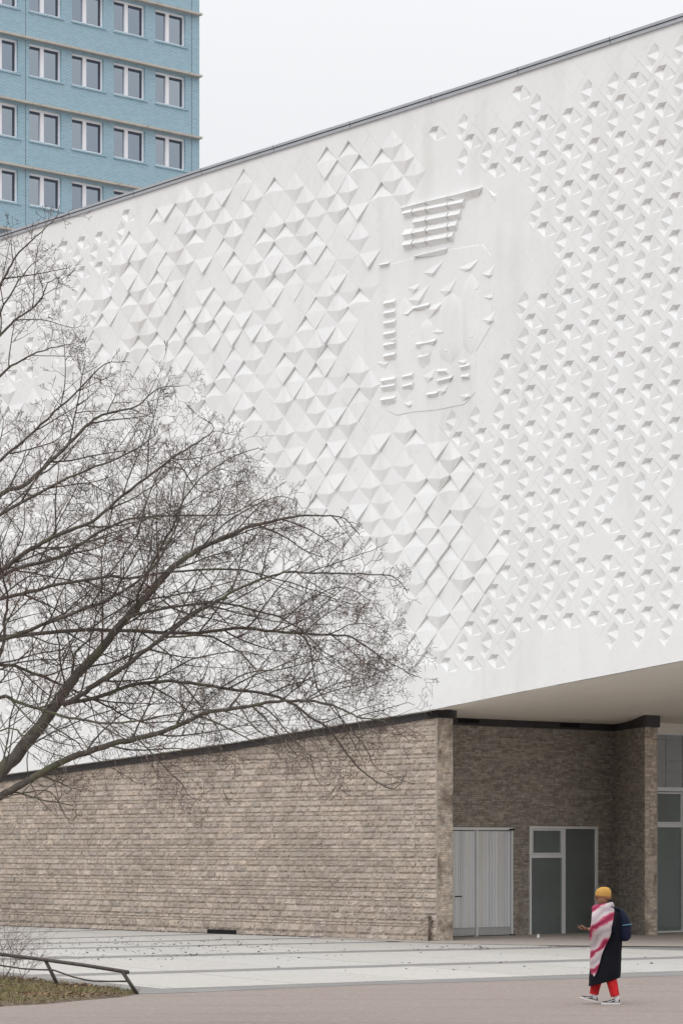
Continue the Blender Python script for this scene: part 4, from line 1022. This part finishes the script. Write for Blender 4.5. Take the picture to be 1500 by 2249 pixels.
def grow_sides():
    for pts, rr in list(limb_paths):
        sgn = 1; acc = 0
        for k in range(2, len(pts) - 1):
            acc += (pts[k] - pts[k - 1]).length
            x, y = px_of(pts[k])
            if x < -30 or acc < .27 or rb_.random() < .15: continue
            acc = 0; sgn = -sgn if rb_.random() < .8 else sgn
            e = (pts[k + 1] - pts[k - 1]).normalized(); a = math.radians(rb_.uniform(22, 50)) * sgn
            d = (Matrix.Rotation(a, 3, 'Y') @ e + Vector((0, rb_.gauss(0, .45), .05))).normalized()
            side(pts[k], d, rb_.uniform(.45, 1.0) + 12 * rr[k], min(.012, rr[k] * .62), 0)
# crown outline (photograph pixels) filled with attraction points
CROWN = [(-80,520),(-20,490),(60,530),(95,500),(118,440),(150,450),(165,480),(120,510),(100,560),(150,590),(160,640),(120,660),(150,700),(185,760),(190,800),(225,790),(285,790),(320,830),(360,800),(400,830),(430,860),(400,885),(350,880),(345,960),(400,990),
         (430,950),(440,910),(470,950),(500,960),(560,970),(590,990),(560,1010),(540,1060),(600,1090),(640,1100),(700,1120),(745,1095),(785,1120),(815,1180),(780,1200),(740,1230),(800,1235),(840,1180),(870,1190),(870,1240),(895,1300),(850,1290),(790,1290),(830,1340),(870,1370),
         (850,1400),(880,1440),(935,1470),(935,1510),(890,1490),(860,1510),(850,1550),(900,1540),(915,1550),(880,1580),(905,1625),(880,1640),(830,1600),(860,1660),(870,1700),(900,1690),(895,1730),(850,1735),(790,1690),(740,1660),(740,1700),(720,1740),(690,1730),(660,1690),
         (600,1660),(540,1620),(500,1640),(480,1690),(470,1760),(430,1790),(370,1780),(340,1720),(250,1720),(180,1650),(150,1700),(170,1790),(120,1800),(60,1760),(30,1820),(-80,1800)]
grow_sides()
mb = MB()
for pts, rr in side_paths: mb.tube([p - TO for p in pts], rr, 5, rb_.random())
tag(mb.obj('side_branches', M['bark'], tree, True, fix=False), kind='stuff')
print('side branches', len(side_paths))
tw = MB(); seedpods = MB(); rr_ = random.Random(77); nseg = [0]
def spray(p, d, L, r, dep, pl):
    """a twig that forks again and again, every fork a little shorter and thinner"""
    bend = rr_.uniform(-.5, .5)
    m = p + (d + pl * bend * .35).normalized() * L * .5
    q = m + (d - pl * bend * .45 + Vector((rr_.gauss(0, .12), rr_.gauss(0, .12), rr_.gauss(0, .12)))).normalized() * L * .5
    last = dep == 0
    tw.tube([p - TO, m - TO, q - TO], [r, r * .92, (.0024 if last else r * .84)], 3, rr_.random(), cap=False); nseg[0] += 1
    if last:
        e = q - TO; dd = (q - m).normalized()
        if rr_.random() < .35: tw.tube([e, e + dd * .008, e + dd * .018], [.002, .0050, .001], 4, rr_.random(), cap=False)
        elif rr_.random() < .07:
            h = rr_.uniform(.05, .13); seedpods.tube([e, e + Vector((rr_.uniform(-.01, .01), 0, -h * .5)), e + Vector((rr_.uniform(0, .02), 0, -h))], [.0014, .0034, .0012], 3, rr_.random(), cap=False)
        return
    ax = d.cross(pl)
    if ax.length < .1: ax = d.orthogonal()
    ax.normalize()
    d1 = (q - m).normalized()
    if rr_.random() < .30: ax = (Matrix.Rotation(rr_.uniform(.6, 2.2), 3, d1) @ ax).normalized()
    a = math.radians(rr_.uniform(14, 38)); b = -math.radians(rr_.uniform(24, 58)); s_ = rr_.choice((-1, 1))
    for ang, f_, pr in ((a * s_, .92, 1.0), (b * s_, .80, .88)):
        if rr_.random() < pr:
            nd_ = (Matrix.Rotation(ang, 3, ax) @ d1 + Vector((0, 0, .05))).normalized()
            spray(q, nd_, L * f_ * rr_.uniform(.78, 1.12), max(.0025, r * .80), dep - 1 - (rr_.random() < .18 and dep > 1), (nd_.cross(ax)).normalized())
nspr = 0
for kind, paths in (('limb', limb_paths), ('side', side_paths)):
    for pts, rr in paths:
        acc = rr_.uniform(0, .12); sgn = 1; n_ = len(pts)
        for k in range(2, n_):
            acc += (pts[k] - pts[k - 1]).length
            x, y = px_of(pts[k])
            if x < -25 or rr[k] > .030: continue
            dens = noise.noise(Vector((x / 70, y / 70, 1.3)))
            gap = .27 if kind == 'side' else .24
            if y > 1600 + max(0, 620 - x) * .08: gap *= 1.7
            if k < n_ - 1 and acc < gap * (1.0 - 1.3 * dens): continue
            acc = 0; sgn = -sgn if rr_.random() < .75 else sgn
            e = (pts[min(k + 1, n_ - 1)] - pts[k - 1]).normalized()
            tip = k == n_ - 1
            a = math.radians(rr_.uniform(30, 72)) * sgn if not tip else rr_.uniform(-.2, .2)
            d = (Matrix.Rotation(a, 3, 'Y') @ e + Vector((0, rr_.gauss(0, .45), .12))).normalized()
            ex, ey = px_of(pts[k] + d * .22)
            if not inpoly(ex, ey, CROWN) and rr_.random() < .55: continue
            dep = rr_.choice((3, 4, 4, 5)) if not tip else 5
            spray(pts[k], d, rr_.uniform(.060, .105), min(.0052, rr[k] * .75), dep, Vector((-d.z, 0, d.x)).normalized()); nspr += 1
print('twig sprays', nspr, 'segments', nseg[0])
tag(tw.obj('twigs', M['twig'], tree, False, fix=False), kind='stuff')
tag(seedpods.obj('seed_stalks', M['bract'], tree, False, fix=False), kind='stuff')

# bare shrub at the kerb, lower left
sb = ground(18, 2163); shrub = empty('bare_shrub', sb); tag(shrub, 'thin leafless reddish shrub beside the low rail', 'shrub')
rs = random.Random(9); mb = MB()
def grow(p, d, L, rad_, dep):
    pts = [p]; n = 5
    for k in range(n):
        d = (d + Vector((rs.gauss(0, .13), rs.gauss(0, .13), rs.gauss(0, .10)))).normalized(); p = p + d * L / n; pts.append(p)
        if dep < 3 and k > 0:
            for _ in range(2 if dep == 0 else 1):
                if rs.random() < .8: grow(p, (d + Vector((rs.gauss(0, .6), rs.gauss(0, .6), rs.gauss(0, .35)))).normalized(), L * rs.uniform(.35, .6), rad_ * .6, dep + 1)
    mb.tube(pts, [rad_ * (1 - .7 * k / n) for k in range(n + 1)], 3, rs.random(), cap=False)
for k in range(15):
    a = rs.uniform(-1, 1); grow(Vector((rs.uniform(-.35, .25), rs.uniform(-.2, .2), 0)), Vector((a * .75, rs.gauss(0, .3), rs.uniform(.5, 1))).normalized(), rs.uniform(.6, 1.25), .0065, 0)
tag(mb.obj('twigs', M['shrub'], shrub, fix=False), kind='stuff')

# ------------------------------------------------------------------ walking person
PY_ = 41.6; pg = ground(1345, 2207); pg = Vector(((1334 - CX) / F * PY_, PY_, 0))
person = empty('person', pg); tag(person, 'person walking left in yellow beanie, long dark coat, striped pink scarf and red trousers', 'person')
M['skin'] = mat('skin', (0.27, 0.145, 0.09, 1), 0.6, 0.05, 20)
M['beanie'] = mat('mustard_knit', (0.52, 0.29, 0.075, 1), 0.95, 0.12, 30, 0.6, 120, bdist=0.01)
M['beanie_band'] = mat('brown_knit', (0.26, 0.12, 0.06, 1), 0.95, 0.12, 30, 0.6, 120, bdist=0.01)
M['coat'] = mat('black_padded_fabric', (0.007, 0.0075, 0.012, 1), 0.75, 0.2, 5, 0.3, 14, spec=.12)
M['pack'] = mat('navy_backpack', (0.009, 0.012, 0.030, 1), 0.7, 0.2, 6, 0.3, 20, spec=.15)
M['packtrim'] = mat('blue_trim', (0.10, 0.25, 0.36, 1), 0.6)
M['trouser'] = mat('red_cloth', (0.50, 0.016, 0.02, 1), 0.85, 0.35, 12, 0.4, 25, bdist=0.01)
M['shoeblack'] = mat('black_canvas', (0.018, 0.018, 0.024, 1), 0.8)
M['shoewhite'] = mat('white_rubber', (0.70, 0.69, 0.68, 1), 0.6)
M['sock'] = mat('white_sock', (0.78, 0.76, 0.80, 1), 0.9)
M['phone'] = mat('phone_body', (0.02, 0.02, 0.022, 1), 0.3)
ms = mat('striped_scarf', (0.7, 0.6, 0.6, 1), 0.95, 0, 1)
n, l = ms.node_tree.nodes, ms.node_tree.links
tcs = n.new('ShaderNodeTexCoord'); mps = n.new('ShaderNodeMapping'); mps.inputs['Rotation'].default_value = (0, math.radians(36), 0); mps.inputs['Scale'].default_value = (1, 1, 1)
l.new(tcs.outputs['Object'], mps.inputs[0])
wv = n.new('ShaderNodeTexWave'); wv.bands_direction = 'Z'; wv.inputs['Scale'].default_value = 1.25; wv.inputs['Distortion'].default_value = 4.5; wv.inputs['Detail'].default_value = 3; wv.inputs['Detail Scale'].default_value = 2.2; l.new(mps.outputs[0], wv.inputs['Vector'])
cr = n.new('ShaderNodeValToRGB'); l.new(wv.outputs[0], cr.inputs[0]); ce = cr.color_ramp.elements
ce[0].position = 0; ce[0].color = (0.26, 0.02, 0.06, 1); ce[1].position = .20; ce[1].color = (0.50, 0.10, 0.18, 1)
for p_, c_ in ((.36, (0.56, 0.36, 0.40, 1)), (.55, (0.56, 0.49, 0.48, 1)), (.85, (0.48, 0.44, 0.45, 1)), (1.0, (0.40, 0.33, 0.36, 1))):
    e_ = ce.new(p_); e_.color = c_
l.new(cr.outputs[0], n['Principled BSDF'].inputs['Base Color']); M['scarf'] = ms
def subs(o, lv=2):
    md = o.modifiers.new('smooth', 'SUBSURF'); md.levels = lv; md.render_levels = lv; return o
def skinned(name, verts, edges, radii, m, parent, lv=2, root=0):
    me = bpy.data.meshes.new(name); me.from_pydata(verts, edges, []); me.materials.append(m)
    o = link(name, me, parent); md = o.modifiers.new('skin', 'SKIN')
    for i, rv in enumerate(radii):
        sv = me.skin_vertices[0].data[i]; sv.radius = rv if hasattr(rv, '__len__') else (rv, rv); sv.use_root = (i == root)
    subs(o, lv)
    for p in me.polygons: p.use_smooth = True
    md.use_smooth_shade = True
    return o
# body: pelvis, spine, neck, head, arms and legs in one surface; walking to the left (-x), near side is -y
bv = [(.02,0,.90),(.0,0,1.12),(-.02,0,1.33),(-.045,0,1.43),(-.072,0,1.495),(-.078,0,1.565),(-.065,0,1.64),
      (-.02,-.17,1.38),(.02,-.20,1.14),(-.18,-.18,1.10),(-.31,-.15,1.11),          # near arm, forearm forward
      (-.02,.17,1.38),(.02,.21,1.14),(-.16,.17,1.08),(-.27,.13,1.10),
      (.03,-.09,.86),(.03,-.10,.48),(.10,-.10,.10),                                  # near leg, standing
      (.0,.09,.86),(-.14,.09,.47),(-.19,.09,.12)]                                    # far leg, stepping forward
be = [(0,1),(1,2),(2,3),(3,4),(4,5),(5,6),(2,7),(7,8),(8,9),(9,10),(2,11),(11,12),(12,13),(13,14),(0,15),(15,16),(16,17),(0,18),(18,19),(19,20)]
br = [(.14,.11),(.13,.10),(.14,.11),(.06,.06),(.092,.070),(.125,.098),(.07,.065),.06,.045,.036,.026,.06,.045,.036,.026,.085,.055,.036,.085,.055,.036]
skinned('body', bv, be, br, M['skin'], person)
# nose and lips, ear
mb = MB(); mb.tube([(-.160,0,1.57),(-.186,0,1.540),(-.165,0,1.528)], [.008,.014,.010], 8); mb.obj('nose', M['skin'], person, True)
for s in (-1, 1):
    mb = MB(); mb.tube([(-.05,s*.078,1.60),(-.045,s*.088,1.585),(-.055,s*.080,1.56)], [.010,.016,.007], 8); mb.obj('ear', M['skin'], person, True)
    mb = MB(); mb.tube([(-.160,s*.034,1.565),(-.164,s*.034,1.565)], [.009,.006], 8); mb.obj('eye', M['coat'], person, True)
# near hand with five fingers round the phone
def hand(name, w, s):
    V = [w, (w[0]-.045, w[1], w[2]+.004), (w[0]-.085, w[1], w[2]+.008)]; E_ = [(0,1),(1,2)]; Rr = [.024, (.034,.017), (.036,.015)]
    for k in range(4):
        oy = (k - 1.5) * .019; L1 = (.038,.043,.040,.031)[k]; b = len(V)
        V += [(w[0]-.10, w[1]+oy, w[2]+.012), (w[0]-.10-L1*.8, w[1]+oy, w[2]+.030), (w[0]-.10-L1*1.0, w[1]+oy*.9, w[2]+.055)]
        E_ += [(2,b),(b,b+1),(b+1,b+2)]; Rr += [.010,.0088,.0075]
    b = len(V); V += [(w[0]-.045, w[1]-s*.034, w[2]+.022), (w[0]-.080, w[1]-s*.038, w[2]+.045), (w[0]-.105, w[1]-s*.028, w[2]+.058)]; E_ += [(1,b),(b,b+1),(b+1,b+2)]; Rr += [.012,.010,.008]
    return skinned(name, V, E_, Rr, M['skin'], person, 1)
hand('hand', (-.31,-.15,1.11), 1); hand('hand', (-.27,.13,1.10), -1)
def loft(rings, m, name, parent, lv=2, seg=16, cap=True, fn=None):
    """rings: (cx, cy, cz, ax, ay, tilt) - ellipses; tilt lifts the front (-x) edge"""
    mb = MB(); vs = []
    for (cx_, cy_, cz, ax, ay, tl) in rings:
        for k in range(seg):
            a = 2 * math.pi * k / seg; x, y = math.cos(a) * ax, math.sin(a) * ay
            p = [cx_ + x, cy_ + y, cz - x * tl]
            if fn: p = fn(p, a)
            vs.append(tuple(p))
    n = len(rings)
    fs = [(i * seg + k, i * seg + (k + 1) % seg, (i + 1) * seg + (k + 1) % seg, (i + 1) * seg + k) for i in range(n - 1) for k in range(seg)]
    if cap: fs.append(tuple((n - 1) * seg + k for k in range(seg)))
    mb.add(vs, fs); o = mb.obj(name, m, parent, True); return subs(o, lv)
# coat: quilted rings from hem to collar
cr_ = []
prof = [(.33,-.045,.235,.205),(.36,-.04,.238,.215),(.55,-.03,.235,.215),(.75,-.015,.225,.195),(.92,.005,.215,.195),(1.05,.02,.205,.20),(1.18,.025,.20,.21),(1.30,.02,.185,.215),(1.38,.01,.16,.19),(1.44,-.02,.11,.12),(1.49,-.045,.085,.09),(1.50,-.045,.07,.075)]
full = []
for i in range(len(prof) - 1):
    for t in (0, .5):
        a, b = prof[i], prof[i + 1]; full.append([a[j] + (b[j] - a[j]) * t for j in range(4)])
full.append(prof[-1])
for i, (z_, cx_, ax, ay) in enumerate(full):
    q = 1.035 if i % 2 else .985
    tl = -.30 * max(0, (.9 - z_) / .6)
    cr_.append((cx_, 0, z_, ax * q, ay * q, tl))
loft(cr_, M['coat'], 'coat', person, 1, 20)
for s in (-1, 1):                                           # sleeves
    mb = MB(); mb.tube([(-.0,s*.15,1.40),(.02,s*.20,1.30),(.035,s*.225,1.18),(.02,s*.22,1.09),(-.06,s*.20,1.07),(-.16,s*.17,1.08),(-.245,s*.14,1.10)], [.075,.085,.082,.08,.074,.066,.052], 12); subs(mb.obj('sleeve', M['coat'], person, True), 1)
# trousers
for nm, P_ in (('near', [(.03,-.085,.42),(.055,-.09,.34),(.075,-.095,.26),(.095,-.10,.16),(.105,-.10,.125)]), ('far', [(-.10,.085,.46),(-.135,.09,.38),(-.165,.09,.28),(-.185,.09,.17),(-.19,.09,.14)])):
    mb = MB(); mb.tube(P_, [.082,.082,.078,.068,.070], 14, cap=False); subs(mb.obj('trouser_leg', M['trouser'], person, True), 1)
# shoes
def shoe(hx, y, z, pitch):
    def T(x, yy, zz): c, s = math.cos(pitch), math.sin(pitch); return (hx - x * c + zz * s * 0 - 0, y + yy, z + x * s + zz * c)
    mb = MB(); seg = 14; out = []
    shape = [(0,.030),(.02,.036),(.08,.036),(.15,.042),(.21,.046),(.255,.038),(.275,.018)]
    ol = [(x, w) for x, w in shape] + [(x, -w) for x, w in shape[::-1]]
    sole = MB(); nS = len(ol)
    sole.add([T(x, w, 0) for x, w in ol] + [T(x, w, .028) for x, w in ol], [tuple(range(nS)), tuple(range(nS, 2 * nS)), *[(i, (i + 1) % nS, (i + 1) % nS + nS, i + nS) for i in range(nS)]])
    o = sole.obj('shoe', M['shoewhite'], person)
    up = MB(); rings = [(.005,.028,.075),(.05,.034,.085),(.10,.036,.080),(.15,.040,.062),(.20,.042,.048),(.25,.034,.040),(.268,.014,.034)]
    vs = []
    for x, w, h in rings:
        for k in range(8):
            a = math.pi * k / 7; vs.append(T(x, math.cos(a) * w, .027 + math.sin(a) ** .8 * (h - .027)))
    up.add(vs, [(i * 8 + k, i * 8 + k + 1, (i + 1) * 8 + k + 1, (i + 1) * 8 + k) for i in range(len(rings) - 1) for k in range(7)] + [tuple(range(8)), tuple(6 * 8 + k for k in range(8))])
    up.obj('upper', M['shoeblack'], o, True)
    w = MB(); w.tube([T(.02,-.039,.045), T(.06,-.041,.042), T(.11,-.044,.060), T(.15,-.046,.040), T(.19,-.047,.036)], [.004,.006,.005,.006,.004], 6)
    for k in range(4): w.tube([T(.10 + k * .025, -.026, .080 - k * .010), T(.105 + k * .025, .026, .080 - k * .010)], .004, 6)
    w.obj('side_stripe', M['shoewhite'], o, True)
    return o
shoe(.175, -.10, .002, 0.0); shoe(-.13, .09, .015, math.radians(15))
for P_ in ([(.118,-.10,.14),(.128,-.10,.05)], [(-.185,.09,.16),(-.175,.09,.07)]):
    mb = MB(); mb.tube(P_, [.042,.038], 12); mb.obj('sock', M['sock'], person, True)
# beanie
loft([(-.066,0,1.575,.112,.098,.10),(-.062,0,1.60,.120,.104,.10),(-.060,0,1.64,.122,.106,.06),(-.055,0,1.68,.112,.098,.02),(-.050,0,1.715,.080,.072,0),(-.048,0,1.73,.035,.032,0)], M['beanie'], 'beanie', person, 2)
loft([(-.064,0,1.555,.110,.096,.14),(-.066,0,1.56,.122,.106,.14),(-.066,0,1.598,.126,.110,.12),(-.064,0,1.60,.115,.10,.12)], M['beanie_band'], 'beanie_band', person, 1, cap=False)
# scarf: thick wrap round the neck and a broad end hanging down the near front side
loft([(-.06,0,1.36,.13,.16,.0),(-.066,0,1.38,.170,.185,-.0),(-.066,0,1.42,.178,.180,-.05),(-.06,0,1.465,.160,.16,-.12),(-.055,0,1.495,.128,.128,-.18),(-.05,0,1.47,.10,.10,-.1)], M['scarf'], 'scarf', person, 2, cap=False)
sc_rows = [(1.45,-.20,.07),(1.38,-.245,.085),(1.28,-.275,.075),(1.16,-.285,.045),(1.02,-.285,.015),(.90,-.28,-.04),(.78,-.275,-.085),(.66,-.27,-.13),(.54,-.262,-.16),(.42,-.25,-.20)]
mb = MB(); vs = []; nC = 7
for i, (z_, xa, xb) in enumerate(sc_rows):
    for k in range(nC):
        t = k / (nC - 1); x = xa + (xb - xa) * t - .012 * math.sin(z_ * 14 + t * 3)
        u_ = max(-1, min(1, (x + .0) / .262)); y = -.222 * math.sqrt(max(.02, 1 - u_ * u_ * .98)) - .018 - .022 * max(0, math.sin(k * 2.1 + z_ * 7))
        f_ = min(1, max(0, (z_ - .92) / .14)); y = y * (1 - f_) + min(y, -.315 + .02 * math.sin(k * 2.1 + z_ * 7)) * f_ if z_ < 1.36 else y - .02
        vs.append((x, y, z_ + .02 * math.sin(t * 5)))
mb.add(vs, [(i * nC + k, i * nC + k + 1, (i + 1) * nC + k + 1, (i + 1) * nC + k) for i in range(len(sc_rows) - 1) for k in range(nC - 1)])
o = mb.obj('scarf_end', M['scarf'], person, True); sd_ = o.modifiers.new('thick', 'SOLIDIFY'); sd_.thickness = .022; subs(o, 2)
# backpack
loft([(.235,0,.93,.05,.10,0),(.245,0,.95,.095,.14,0),(.25,0,1.05,.115,.155,0),(.24,0,1.20,.11,.155,0),(.205,0,1.33,.09,.14,0),(.17,0,1.41,.055,.10,0),(.165,0,1.42,.02,.04,0)], M['pack'], 'backpack', person, 2)
mb = MB(); mb.tube([(.20,-.160,1.165),(.27,-.150,1.172),(.33,-.10,1.178),(.365,-.0,1.18)], .007, 6); mb.obj('backpack_trim', M['packtrim'], person, True)
mb = MB(); mb.tube([(.16,-.12,1.40),(.05,-.16,1.43),(-.05,-.17,1.36),(-.03,-.215,1.20),(.10,-.20,1.05)], .018, 8); mb.obj('strap', M['pack'], person, True)
ph = MB(); ph.box((-.010,-.038,-.075), (.0,.038,.075)); pho = ph.obj('phone', M['phone']); pho.location = pg + Vector((-.425,-.15,1.165)); pho.rotation_euler = (0, math.radians(-60), 0)
tag(pho, 'dark smartphone held out in the hand of the walking person', 'phone')
